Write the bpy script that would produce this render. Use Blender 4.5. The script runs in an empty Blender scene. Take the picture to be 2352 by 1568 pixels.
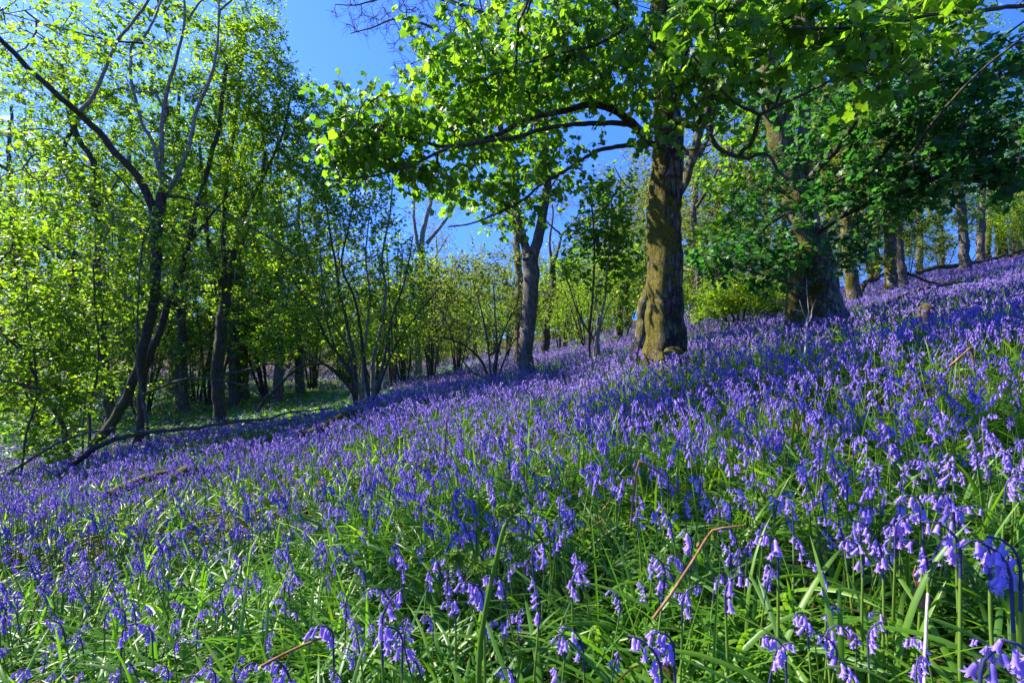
import bpy, math, numpy as np
from mathutils import Vector, Matrix
R = math.radians
scene = bpy.context.scene
COL = scene.collection
F = 1111.0                 # focal length in pixels of a 2352 px wide print
EYE = 0.92                 # camera height

# ------------------------------------------------------------------ helpers
def P(px, py, d):
    return np.array([(px - 1176.0) / F * d, d, EYE + (784.0 - py) / F * d])

def gz(x, y):
    x = np.asarray(x, float); y = np.asarray(y, float)
    a = 0.2 * x
    b = -1.75
    z = 0.5 * (a + b + np.sqrt((a - b) ** 2 + 0.36))
    c = 5.85 - 0.035 * np.maximum(y - 20, 0)
    z = 0.5 * (z + c - np.sqrt((z - c) ** 2 + 0.5))
    z = z + 0.025 * np.sin(1.9 * x + 0.6 * y) + 0.02 * np.sin(2.7 * y - 1.1 * x + 1) + 0.012 * np.sin(5.1 * x + 4.3 * y)
    z = z + 0.05 * np.sin(1.1 * x - .5 * y + 2) * np.sin(.9 * y + .4 * x) + 0.02 * np.maximum(y - 40, 0)
    return z - float(0.05)

def vnoise(x, y, seed, s):
    """smooth value noise 0..1"""
    g = np.random.default_rng(seed).random((256, 256))
    u = np.asarray(x) / s + 100.3; v = np.asarray(y) / s + 57.7
    i = np.floor(u).astype(int); j = np.floor(v).astype(int)
    fu = u - i; fv = v - j
    fu = fu * fu * (3 - 2 * fu); fv = fv * fv * (3 - 2 * fv)
    G = lambda a, b: g[a % 256, b % 256]
    return (G(i, j) * (1 - fu) + G(i + 1, j) * fu) * (1 - fv) + (G(i, j + 1) * (1 - fu) + G(i + 1, j + 1) * fu) * fv

def mesh(name, verts, groups, mats, smooth=True):
    """groups: list of (faces array (n,k), material index)"""
    me = bpy.data.meshes.new(name)
    verts = np.asarray(verts, np.float32).reshape(-1, 3)
    groups = [(np.asarray(f, np.int32), m) for f, m in groups if len(f)]
    me.vertices.add(len(verts)); me.vertices.foreach_set('co', verts.ravel())
    loops = np.concatenate([f.ravel() for f, m in groups])
    tot = np.concatenate([np.full(len(f), f.shape[1], np.int32) for f, m in groups])
    mi = np.concatenate([np.full(len(f), m, np.int32) for f, m in groups])
    st = np.zeros(len(tot), np.int32); st[1:] = np.cumsum(tot)[:-1]
    me.loops.add(len(loops)); me.loops.foreach_set('vertex_index', loops)
    me.polygons.add(len(tot)); me.polygons.foreach_set('loop_start', st); me.polygons.foreach_set('loop_total', tot)
    me.polygons.foreach_set('material_index', mi)
    me.polygons.foreach_set('use_smooth', np.full(len(tot), smooth))
    for m in mats: me.materials.append(m)
    me.update(calc_edges=True)
    return me

def link(name, me, parent=None, loc=None):
    o = bpy.data.objects.new(name, me); COL.objects.link(o)
    if parent is not None: o.parent = parent
    if loc is not None: o.location = loc
    return o

def tag(o, label=None, cat=None, group=None, kind=None):
    if label: o['label'] = label
    if cat: o['category'] = cat
    if group: o['group'] = group
    if kind: o['kind'] = kind
    return o

class Acc:
    """collects vertices and faces (tris / quads) with material slots"""
    def __init__(s): s.v = []; s.f = []; s.n = 0
    def add(s, v, faces, mat=0):
        v = np.asarray(v, float).reshape(-1, 3)
        s.v.append(v)
        for f in (faces if isinstance(faces, list) else [faces]):
            if len(f): s.f.append((np.asarray(f, np.int64) + s.n, mat))
        s.n += len(v)
    def mesh(s, name, mats, smooth=True):
        return mesh(name, np.concatenate(s.v), s.f, mats, smooth)

def unit(v):
    v = np.asarray(v, float)
    return v / np.maximum(np.linalg.norm(v, axis=-1, keepdims=True), 1e-9)

def catmull(pts, step):
    pts = np.asarray(pts, float)
    if len(pts) == 2:
        n = max(2, int(np.linalg.norm(pts[1] - pts[0]) / step) + 1)
        return pts[0] + np.linspace(0, 1, n)[:, None] * (pts[1] - pts[0])
    q = np.vstack([2 * pts[0] - pts[1], pts, 2 * pts[-1] - pts[-2]])
    out = []
    for i in range(1, len(q) - 2):
        n = max(1, int(np.ceil(np.linalg.norm(q[i + 1] - q[i]) / step)))
        t = np.arange(n)[:, None] / n
        out.append(0.5 * (2 * q[i] + (q[i + 1] - q[i - 1]) * t + (2 * q[i - 1] - 5 * q[i] + 4 * q[i + 1] - q[i + 2]) * t ** 2
                          + (3 * q[i] - q[i - 1] - 3 * q[i + 1] + q[i + 2]) * t ** 3))
    out.append(pts[-1:])
    return np.vstack(out)

def tube(acc, pts, rad, k, mat=0, mod=None, cap=True):
    """one tapered tube; mod(theta, i) -> radius factor array"""
    pts = np.asarray(pts, float); n = len(pts)
    rad = np.broadcast_to(np.asarray(rad, float), (n,))
    T = unit(np.gradient(pts, axis=0))
    m = unit(T.mean(0) + 1e-6)
    ref = np.array([0.05, 1.0, 0.08]) if abs(m[1]) < 0.85 else np.array([1.0, 0.05, 0.1])
    N = unit(np.cross(T, ref)); B = np.cross(T, N)
    th = np.arange(k) / k * 2 * math.pi
    rr = rad[:, None] * np.ones(k)
    if mod is not None: rr = rr * mod(th[None, :], np.arange(n)[:, None])
    v = pts[:, None, :] + rr[..., None] * (np.cos(th)[None, :, None] * N[:, None, :] + np.sin(th)[None, :, None] * B[:, None, :])
    a = (np.arange(n - 1)[:, None] * k + np.arange(k)[None, :]); b = (np.arange(n - 1)[:, None] * k + (np.arange(k)[None, :] + 1) % k)
    q = np.stack([a, b, b + k, a + k], -1).reshape(-1, 4)
    V = v.reshape(-1, 3); fs = [q]
    if cap and k >= 3:
        V = np.vstack([V, pts[-1] + T[-1] * rad[-1] * 0.7])
        e = (n - 1) * k + np.arange(k)
        fs.append(np.stack([e, (n - 1) * k + (np.arange(k) + 1) % k, np.full(k, n * k)], -1))
    acc.add(V, fs, mat)

def scatter(acc, tmpl, faces, pos, D, Nn, size, mat=0, wide=None):
    """copies of a leaf template: x across, y along D, z along the normal"""
    D = unit(D); X = unit(np.cross(D, Nn)); Z = np.cross(X, D)
    size = np.broadcast_to(np.asarray(size, float), (len(pos),))
    w = size if wide is None else size * wide
    t = np.asarray(tmpl, float)
    v = pos[:, None, :] + (t[None, :, 0:1] * X[:, None, :] * w[:, None, None] + t[None, :, 1:2] * D[:, None, :] * size[:, None, None]
                           + t[None, :, 2:3] * Z[:, None, :] * size[:, None, None])
    off = (np.arange(len(pos)) * len(t))[:, None, None]
    acc.add(v.reshape(-1, 3), [(np.asarray(f)[None] + off).reshape(-1, len(f[0])) for f in faces], mat)

# leaf templates --------------------------------------------------------------
SYC = np.array([(0, .36, -.05), (0, 0, 0), (.24, -.10, .02), (.50, .04, .0), (.47, .28, .05), (.62, .60, -.04), (.40, .66, .04), (.20, .80, .03), (0, 1.0, -.12),
                (-.20, .80, .03), (-.40, .66, .04), (-.62, .60, -.04), (-.47, .28, .05), (-.50, .04, .0), (-.24, -.10, .02)])
SYC_F = [[(0, i, i + 1) for i in range(1, 14)] + [(0, 14, 1)]]
OVL = np.array([(0, 0, 0), (.38, .28, .09), (.30, .72, .07), (0, 1, -.05), (-.30, .72, .07), (-.38, .28, .09)])
OVL_F = [[(0, 1, 2, 3), (0, 3, 4, 5)]]
DIA = np.array([(0, 0, 0), (.36, .48, .08), (0, 1, 0), (-.36, .48, .08)])
DIA_F = [[(0, 1, 2), (0, 2, 3)]]

# ------------------------------------------------------------------ materials
def nmat(name):
    m = bpy.data.materials.new(name); m.use_nodes = True
    nt = m.node_tree; nt.nodes.clear()
    return m, nt, nt.nodes.new, nt.links.new

def ramp(nt, stops):
    r = nt.nodes.new('ShaderNodeValToRGB'); e = r.color_ramp.elements
    while len(e) < len(stops): e.new(0.5)
    for k, (p, c) in enumerate(stops): e[k].position = p; e[k].color = (*c, 1)
    return r

def leaf_mat(name, stops, trans, tfac=0.45, rough=0.4, spec=0.5, clump=0.6):
    m, nt, N, L = nmat(name)
    g = N('ShaderNodeNewGeometry'); tc = N('ShaderNodeTexCoord')
    nz = N('ShaderNodeTexNoise'); nz.inputs['Scale'].default_value = clump; L(tc.outputs['Object'], nz.inputs['Vector'])
    mx = N('ShaderNodeMath'); mx.operation = 'MULTIPLY_ADD'; mx.inputs[1].default_value = 0.6
    ad = N('ShaderNodeMath'); ad.operation = 'MULTIPLY_ADD'; ad.inputs[1].default_value = 0.8; ad.inputs[2].default_value = -0.2
    L(nz.outputs['Fac'], ad.inputs[0]); L(g.outputs['Random Per Island'], mx.inputs[0]); L(ad.outputs[0], mx.inputs[2])
    cr = ramp(nt, stops); L(mx.outputs[0], cr.inputs['Fac'])
    p = N('ShaderNodeBsdfPrincipled'); p.inputs['Roughness'].default_value = rough; p.inputs['Specular IOR Level'].default_value = spec
    L(cr.outputs['Color'], p.inputs['Base Color'])
    t = N('ShaderNodeBsdfTranslucent')
    mc = N('ShaderNodeMix'); mc.data_type = 'RGBA'; mc.blend_type = 'MULTIPLY'; mc.inputs['Factor'].default_value = 1
    L(cr.outputs['Color'], mc.inputs['A']); mc.inputs['B'].default_value = (*trans, 1); L(mc.outputs['Result'], t.inputs['Color'])
    s = N('ShaderNodeMixShader'); s.inputs['Fac'].default_value = tfac
    L(p.outputs[0], s.inputs[1]); L(t.outputs[0], s.inputs[2])
    o = N('ShaderNodeOutputMaterial'); L(s.outputs[0], o.inputs['Surface'])
    return m

def bark_mat(name, dark, mid, pale, moss=None, moss_amt=0.5, scale=6, bump=0.5, plates=0.0, side=0.0):
    m, nt, N, L = nmat(name)
    tc = N('ShaderNodeTexCoord'); mp = N('ShaderNodeMapping'); mp.inputs['Scale'].default_value = (1, 1, 0.35)
    L(tc.outputs['Object'], mp.inputs['Vector'])
    n1 = N('ShaderNodeTexNoise'); n1.inputs['Scale'].default_value = scale * 3; n1.inputs['Detail'].default_value = 8; n1.inputs['Roughness'].default_value = 0.7; n1.inputs['Distortion'].default_value = 0.6
    L(mp.outputs[0], n1.inputs['Vector'])
    fac = n1.outputs['Fac']
    if plates:
        w = N('ShaderNodeMix'); w.data_type = 'RGBA'; w.inputs['Factor'].default_value = .12
        L(mp.outputs[0], w.inputs['A']); L(n1.outputs['Color'], w.inputs['B'])
        vo = N('ShaderNodeTexVoronoi'); vo.feature = 'DISTANCE_TO_EDGE'; vo.inputs['Scale'].default_value = scale * 2.6; L(w.outputs['Result'], vo.inputs['Vector'])
        vr = N('ShaderNodeMapRange'); vr.inputs['From Max'].default_value = .16; vr.inputs['To Min'].default_value = -plates; vr.inputs['To Max'].default_value = 0.04; L(vo.outputs['Distance'], vr.inputs['Value'])
        ad = N('ShaderNodeMath'); ad.operation = 'ADD'; L(fac, ad.inputs[0]); L(vr.outputs[0], ad.inputs[1]); fac = ad.outputs[0]
        n5 = N('ShaderNodeTexNoise'); n5.inputs['Scale'].default_value = 1.7; n5.inputs['Detail'].default_value = 5; L(tc.outputs['Object'], n5.inputs['Vector'])
        a5 = N('ShaderNodeMath'); a5.operation = 'MULTIPLY_ADD'; a5.inputs[1].default_value = .5; a5.inputs[2].default_value = -.25; L(n5.outputs['Fac'], a5.inputs[0])
        ad2 = N('ShaderNodeMath'); ad2.operation = 'ADD'; L(fac, ad2.inputs[0]); L(a5.outputs[0], ad2.inputs[1]); fac = ad2.outputs[0]
    cr = ramp(nt, [(0.32, dark), (0.5, mid), (0.68, pale)]); L(fac, cr.inputs['Fac'])
    p = N('ShaderNodeBsdfPrincipled'); p.inputs['Roughness'].default_value = 0.85; p.inputs['Specular IOR Level'].default_value = 0.25
    src = cr.outputs['Color']
    if moss:
        n2 = N('ShaderNodeTexNoise'); n2.inputs['Scale'].default_value = 2.6; n2.inputs['Detail'].default_value = 9; n2.inputs['Roughness'].default_value = 0.72
        L(tc.outputs['Object'], n2.inputs['Vector'])
        mf = n2.outputs['Fac']
        if side:
            g = N('ShaderNodeNewGeometry'); sx = N('ShaderNodeSeparateXYZ'); L(g.outputs['Normal'], sx.inputs[0])
            ms = N('ShaderNodeMath'); ms.operation = 'MULTIPLY_ADD'; ms.inputs[1].default_value = -side; L(sx.outputs['X'], ms.inputs[0]); L(mf, ms.inputs[2]); mf = ms.outputs[0]
        c = 0.66 - 0.3 * moss_amt
        r2 = ramp(nt, [(c - 0.05, (0, 0, 0)), (c + 0.06, (1, 1, 1))]); L(mf, r2.inputs['Fac'])
        n3 = N('ShaderNodeTexNoise'); n3.inputs['Scale'].default_value = 40; n3.inputs['Detail'].default_value = 4; L(tc.outputs['Object'], n3.inputs['Vector'])
        r3 = ramp(nt, [(0.35, tuple(0.4 * x for x in moss)), (0.65, moss)]); L(n3.outputs['Fac'], r3.inputs['Fac'])
        mc = N('ShaderNodeMix'); mc.data_type = 'RGBA'; L(r2.outputs['Color'], mc.inputs['Factor']); L(src, mc.inputs['A']); L(r3.outputs['Color'], mc.inputs['B'])
        src = mc.outputs['Result']
    L(src, p.inputs['Base Color'])
    b = N('ShaderNodeBump'); b.inputs['Strength'].default_value = bump; b.inputs['Distance'].default_value = 0.03
    L(fac, b.inputs['Height']); L(b.outputs[0], p.inputs['Normal'])
    o = N('ShaderNodeOutputMaterial'); L(p.outputs[0], o.inputs['Surface'])
    return m

M = {}
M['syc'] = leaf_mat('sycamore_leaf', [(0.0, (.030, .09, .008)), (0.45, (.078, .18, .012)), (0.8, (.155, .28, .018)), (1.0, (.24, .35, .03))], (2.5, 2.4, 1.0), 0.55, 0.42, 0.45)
M['sycdark'] = leaf_mat('shade_tinted_leaf', [(0.0, (.018, .075, .018)), (0.5, (.04, .14, .028)), (1.0, (.08, .22, .04))], (1.9, 2.2, 1.0), 0.45, 0.45, 0.4)  # darker copy of the sycamore leaf, crown shade mixed into its colour
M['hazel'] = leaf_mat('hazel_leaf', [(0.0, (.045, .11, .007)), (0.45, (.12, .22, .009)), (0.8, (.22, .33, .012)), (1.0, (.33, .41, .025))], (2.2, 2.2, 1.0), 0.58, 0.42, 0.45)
M['lime'] = leaf_mat('bright_hazel_leaf', [(0.0, (.12, .24, .010)), (0.5, (.23, .37, .014)), (1.0, (.36, .46, .03))], (2.0, 1.9, 1.0), 0.5, 0.45, 0.4)  # brighter copy of the hazel leaf, sunlit glow mixed into its colour
M['oak'] = leaf_mat('oak_leaf', [(0.0, (.05, .09, .010)), (0.45, (.11, .17, .014)), (0.8, (.19, .23, .02)), (1.0, (.26, .23, .05))], (2.0, 1.9, 1.0), 0.48, 0.5, 0.3)
M['beech'] = leaf_mat('beech_leaf', [(0.0, (.035, .11, .010)), (0.5, (.09, .22, .014)), (1.0, (.18, .32, .03))], (2.1, 2.1, 1.0), 0.48, 0.45, 0.4)
M['strap'] = leaf_mat('bluebell_leaf', [(0.0, (.028, .09, .010)), (0.5, (.07, .18, .014)), (0.85, (.14, .27, .016)), (1.0, (.20, .28, .03))], (2.4, 2.3, 0.8), 0.45, 0.4, 0.42, 1.5)
M['cover'] = leaf_mat('ground_leaf', [(0.0, (.04, .13, .012)), (0.5, (.09, .23, .018)), (1.0, (.18, .33, .035))], (2.0, 2.0, 1.0), 0.4, 0.45, 0.4, 0.4)
M['petal'] = leaf_mat('bluebell_petal', [(0.0, (.075, .05, .34)), (0.35, (.17, .105, .48)), (0.6, (.28, .175, .58)), (0.85, (.42, .29, .70)), (1.0, (.58, .46, .83))], (1.5, 1.4, 1.45), 0.35, 0.45, 0.35, 3.0)
M['stalk'] = leaf_mat('bluebell_stalk', [(0.0, (.09, .17, .02)), (0.6, (.16, .26, .035)), (1.0, (.17, .20, .09))], (1.6, 1.6, 0.8), 0.2, 0.4, 0.5, 2)
M['bud'] = leaf_mat('dark_stalk', [(0.0, (.03, .03, .10)), (1.0, (.07, .07, .15))], (1.3, 1.3, 1.3), 0.1, 0.5, 0.3, 2)
M['fern'] = leaf_mat('fern', [(0.0, (.05, .12, .01)), (0.6, (.12, .22, .02)), (1.0, (.22, .24, .03))], (1.6, 1.7, 0.8), 0.3, 0.5, 0.3, 4)
M['litter'] = leaf_mat('leaf_litter', [(0.0, (.04, .022, .010)), (0.5, (.14, .075, .03)), (1.0, (.32, .21, .10))], (1.3, 1.2, 1.0), 0.2, 0.6, 0.2)
M['bark_syc'] = bark_mat('sycamore_bark', (.025, .020, .014), (.085, .065, .045), (.27, .22, .165), (.185, .155, .014), 0.52, 5, 1.0, .22, .09)
M['bark_syc2'] = bark_mat('pale_sycamore_bark', (.06, .05, .035), (.20, .165, .12), (.44, .38, .28), (.16, .14, .015), 0.45, 5, 1.0, .2, .05)
M['bark_grey'] = bark_mat('grey_bark', (.035, .028, .022), (.105, .088, .072), (.25, .22, .185), (.12, .11, .015), 0.22, 7, 0.6)
M['bark_pale'] = bark_mat('silvery_bark', (.09, .078, .06), (.22, .195, .16), (.44, .40, .34), None, 0, 9, 0.4)
M['bark_dark'] = bark_mat('dark_hazel_bark', (.022, .018, .013), (.06, .05, .038), (.13, .115, .09), (.09, .095, .012), 0.4, 9, 0.5)
M['twig'] = bark_mat('twig_bark', (.03, .024, .018), (.075, .06, .045), (.15, .13, .10), None, 0, 12, 0.2)
M['twig_pale'] = bark_mat('pale_twig_bark', (.09, .075, .06), (.18, .155, .13), (.30, .27, .23), None, 0, 12, 0.2)
M['oldwood'] = bark_mat('mossy_log', (.03, .022, .014), (.085, .062, .035), (.19, .15, .09), (.12, .11, .02), 0.5, 8, 0.8)
M['straw'] = bark_mat('dead_bracken', (.12, .05, .02), (.26, .125, .05), (.44, .27, .13), None, 0, 14, 0.3)
M['straw_pale'] = bark_mat('bleached_stem', (.35, .27, .18), (.5, .42, .31), (.66, .6, .5), None, 0, 14, 0.3)
M['mossy'] = bark_mat('moss', (.04, .035, .008), (.10, .095, .012), (.19, .17, .02), None, 0, 22, 1.0)

def ground_mat():
    m, nt, N, L = nmat('woodland_soil')
    tc = N('ShaderNodeTexCoord')
    a = N('ShaderNodeTexNoise'); a.inputs['Scale'].default_value = 9; a.inputs['Detail'].default_value = 8; L(tc.outputs['Object'], a.inputs['Vector'])
    r = ramp(nt, [(0.3, (.010, .007, .004)), (0.48, (.04, .026, .013)), (0.62, (.085, .055, .028)), (0.75, (.04, .07, .015))]); L(a.outputs['Fac'], r.inputs['Fac'])
    p = N('ShaderNodeBsdfPrincipled'); p.inputs['Roughness'].default_value = 0.95; p.inputs['Specular IOR Level'].default_value = 0.15
    L(r.outputs['Color'], p.inputs['Base Color'])
    b = N('ShaderNodeBump'); b.inputs['Strength'].default_value = 0.8; b.inputs['Distance'].default_value = 0.04; L(a.outputs['Fac'], b.inputs['Height']); L(b.outputs[0], p.inputs['Normal'])
    o = N('ShaderNodeOutputMaterial'); L(p.outputs[0], o.inputs['Surface'])
    return m

# ------------------------------------------------------------------ ground
def axis(lo, hi, fine_lo, fine_hi, fine, coarse):
    return np.unique(np.round(np.concatenate([np.arange(lo, fine_lo, coarse), np.arange(fine_lo, fine_hi, fine), np.arange(fine_hi, hi + coarse, coarse)]), 4))
def build_ground():
    xs = axis(-160, 160, -14, 26, 0.35, 4.0); ys = axis(-24, 220, -1, 26, 0.35, 4.0)
    X, Y = np.meshgrid(xs, ys, indexing='ij'); Z = gz(X, Y)
    n, m = X.shape
    v = np.stack([X, Y, Z], -1).reshape(-1, 3)
    i = (np.arange(n - 1)[:, None] * m + np.arange(m - 1)[None, :])
    f = np.stack([i, i + m, i + m + 1, i + 1], -1).reshape(-1, 4)
    tag(link('ground', mesh('ground', v, [(f, 0)], [ground_mat()])), 'sloping brown woodland soil showing between the bluebell leaves', 'ground', None, 'structure')
build_ground()

# ------------------------------------------------------------------ trees
def leaves_on(acc, rng, base, tip, spec, mat):
    """leaves along many short twigs (arrays base, tip)"""
    n = spec['n']; k = len(base)
    t = rng.uniform(0.15, 1.08, (k, n)); ax = tip - base
    pos = base[:, None, :] + ax[:, None, :] * t[..., None] + rng.normal(0, spec.get('jit', 0.03), (k, n, 3))
    d = unit(ax)[:, None, :] * 0.7 + rng.normal(0, 0.75, (k, n, 3)); d[..., 2] = d[..., 2] * 0.5 - spec.get('droop', 0.2)
    nn = rng.normal(0, spec.get('tilt', 0.55), (k, n, 3)); nn[..., 2] += 1.0
    s = spec['size'] * rng.uniform(0.55, 1.2, k * n)
    scatter(acc, spec['t'][0], spec['t'][1], pos.reshape(-1, 3), d.reshape(-1, 3), nn.reshape(-1, 3), s, mat)

LEAF = lambda t, n, size, **k: dict(t=t, n=n, size=size, **k)
T_SYC, T_OVL, T_DIA = (SYC, SYC_F), (OVL, OVL_F), (DIA, DIA_F)

def limb_tube(acc, pts, rad, k, rng, flare=0.0, rough=0.06, mat=0, lobes=5):
    L = np.concatenate([[0], np.cumsum(np.linalg.norm(np.diff(pts, axis=0), axis=1))])
    ph = rng.uniform(0, 6.28, 8)
    def mod(th, i):
        h = L[i]
        f = 1 + rough * (np.sin(2 * th + ph[0] + 1.3 * h) + 0.7 * np.sin(3 * th + ph[1] - 2.1 * h) + 0.5 * np.sin(5 * th + ph[2] + 3 * h) + 0.6 * np.sin(4.5 * h + ph[3] + th))
        if flare:
            w = np.exp(-np.maximum(h - 0.1, 0) / 0.42)
            f = f + flare * w * (0.55 + 0.6 * np.cos(lobes * th + ph[4]) * np.exp(-h / 0.6) + 0.35 * np.cos((lobes - 2) * th + ph[5]))
            f = f + 0.07 * np.exp(-h / 2.5) * np.cos(lobes * th + ph[4])
        return f
    tube(acc, pts, rad, k, mat, mod)

def make_tree(name, label, cat, origin, limbs, clusters, spec, twig='twig', leaf='hazel', seed=0, group=None, twiglets=3, tl=0.32, tipr=0.0036, crown='crown', bend=0.35):
    """limbs: dicts pts (world), r0, r1, part, mat, flare. clusters: (n,3) twig ends. Everything in world coordinates, stored relative to the base."""
    rng = np.random.default_rng(seed)
    origin = np.asarray(origin, float)
    root = bpy.data.objects.new(name, None); COL.objects.link(root); root.location = origin
    root.empty_display_size = 0.3
    tag(root, label, cat, group)
    NP, ND, NR = [], [], []
    for lb in limbs:
        r0, r1 = lb['r0'], lb['r1']
        step = 0.07 if lb.get('flare') else max(0.10, min(0.35, 0.9 * r0 + 0.08))
        pts = catmull(lb['pts'], step)
        wob = rng.normal(0, 1, pts.shape); wob = np.apply_along_axis(lambda a: np.convolve(a, np.ones(5) / 5, 'same'), 0, wob)
        wob[:2] = 0
        pts = pts + wob * (0.25 * min(r0, 0.12) + 0.006)
        s = np.linspace(0, 1, len(pts)); rad = r0 + (r1 - r0) * s ** lb.get('pow', 0.9)
        a = Acc(); k = 40 if r0 > 0.2 else 18 if r0 > 0.09 else 10 if r0 > 0.035 else 7
        limb_tube(a, pts - origin, rad, k, rng, lb.get('flare', 0), lb.get('rough', 0.05), 0, lb.get('lobes', 5))
        o = link(lb.get('part', 'limb'), a.mesh(name + '_' + lb.get('part', 'limb'), [M[lb.get('mat', 'bark_dark')]]), root)
        if lb.get('label'): o['label'] = lb['label']
        keep = slice(int(len(pts) * lb.get('bare', 0.25)), None)
        NP.append(pts[keep]); ND.append(unit(np.gradient(pts, axis=0))[keep]); NR.append(rad[keep])
    if clusters is None or not len(clusters): return root
    pos = np.vstack(NP); dirs = np.vstack(ND); rads = list(np.concatenate(NR)); n0 = len(pos)
    C = np.asarray(clusters, float)
    d0 = np.full(len(C), 1e9)
    for i in range(0, len(C), 512):
        d0[i:i + 512] = np.sqrt(((C[i:i + 512, None, :] - pos[None, ::2]) ** 2).sum(-1)).min(1)
    order = np.argsort(d0 + rng.uniform(0, 0.25, len(C)))
    cap = n0 + len(C) * 12
    PX = np.zeros((cap, 3)); PX[:n0] = pos; DX = np.zeros((cap, 3)); DX[:n0] = dirs
    par = np.full(cap, -1); n = n0; chains = []
    B_, T_ = [], []
    for ci in order:
        c = C[ci]
        dd = ((PX[:n] - c) ** 2).sum(1)
        j = int(dd.argmin()); L = math.sqrt(dd[j])
        if L < 0.04: continue
        q = PX[j]; seg = int(np.clip(L / 0.22, 2, 10))
        t = np.linspace(0, 1, seg + 1)[1:, None]
        m0 = DX[j] * L * bend * 2 + rng.normal(0, 0.25, 3) * L; m1 = (c - q) * 0.8 + np.array([0, 0, 0.25 * L]) + rng.normal(0, 0.3, 3) * L
        pth = (2 * t ** 3 - 3 * t ** 2 + 1) * q + (t ** 3 - 2 * t ** 2 + t) * m0 + (-2 * t ** 3 + 3 * t ** 2) * c + (t ** 3 - t ** 2) * m1
        pth[:-1] += rng.normal(0, 0.035 * min(L, 1), (seg - 1 + 0, 3)) if seg > 1 else 0
        ids = np.arange(n, n + seg); PX[ids] = pth
        full = np.vstack([q, pth]); DX[ids] = unit(np.diff(full, axis=0))
        par[ids[0]] = j; par[ids[1:]] = ids[:-1]
        chains.append((j, ids)); n += seg
        e = pth[-1]; ed = DX[ids[-1]]
        for _ in range(twiglets):
            w = unit(ed * 0.6 + rng.normal(0, 0.6, 3) + np.array([0, 0, 0.05])) * tl * rng.uniform(0.5, 1.2)
            b = pth[-1 - rng.integers(0, min(2, seg))]
            B_.append(b); T_.append(b + w)
    a2 = np.zeros(n); a2[n0:] = 0
    tipsq = tipr ** 2.3
    for i in range(n - 1, n0 - 1, -1):
        if a2[i] == 0: a2[i] = tipsq * 2
        pj = par[i]
        if pj >= n0: a2[pj] += a2[i]
    rr = np.zeros(n); rr[:n0] = rads; rr[n0:] = a2[n0:] ** (1 / 2.3)
    acc = Acc()
    for j, ids in chains:
        pts = np.vstack([PX[j], PX[ids]]) - origin
        r0 = min(rr[j], rr[ids[0]] * 1.15); rad = np.concatenate([[r0], np.minimum(rr[ids], r0 * 1.1)])
        tube(acc, pts, rad, 7 if r0 > 0.02 else 5 if r0 > 0.008 else 3, 0, None, False)
    B_ = np.array(B_) - origin; T_ = np.array(T_) - origin
    # twiglets as thin three-sided tubes, all at once
    mid = (B_ + T_) / 2 + rng.normal(0, 0.02, B_.shape)
    ax = unit(T_ - B_); u = unit(np.cross(ax, [0.3, 0.9, 0.2])); w = np.cross(ax, u)
    ring = []
    for p, r in ((B_, tipr * 1.1), (mid, tipr * 0.9), (T_, tipr * 0.5)):
        for th in (0, 2.094, 4.189): ring.append(p + r * (math.cos(th) * u + math.sin(th) * w))
    V = np.stack(ring, 1)
    fq = [(a * 3 + b, a * 3 + (b + 1) % 3, a * 3 + 3 + (b + 1) % 3, a * 3 + 3 + b) for a in (0, 1) for b in range(3)]
    acc.add(V.reshape(-1, 3), (np.array(fq)[None] + (np.arange(len(V)) * 9)[:, None, None]).reshape(-1, 4), 0)
    if spec: leaves_on(acc, rng, B_, T_, spec, 1)
    link(crown, acc.mesh(name + '_crown', [M[twig]] + ([M[leaf]] if spec else [])), root)
    return root

def W(pts): return [P(*p) for p in pts]
def rooted(pts, sink=0.12):
    """world polyline from picture points, started in the ground below its first point"""
    w = W(pts); b = w[0].copy(); b[2] = float(gz(b[0], b[1])) - sink
    if w[0][2] - b[2] > 0.25: return [b] + w
    return [b] + w[1:]
def blobs(rng, items):
    out = []
    for (px, py, d, rx, ry, rd, n) in items:
        v = unit(rng.normal(0, 1, (n, 3))) * rng.random((n, 1)) ** (1 / 2.4)
        c = P(px, py, d)
        out.append(c + v * np.array([rx * d / F, rd, ry * d / F]))
    o = np.vstack(out)
    g = gz(o[:, 0], o[:, 1]) + 0.35
    return o[o[:, 2] > g]
def lb(pts, r0, r1, part='limb', mat='bark_dark', **k): return dict(pts=pts, r0=r0, r1=r1, part=part, mat=mat, **k)

# ---- the big mossy sycamore in the middle ------------------------------------
rg = np.random.default_rng(11)
def org(px, py, d):
    w = P(px, py, d); return np.array([w[0], w[1], float(gz(w[0], w[1]))])

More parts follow.
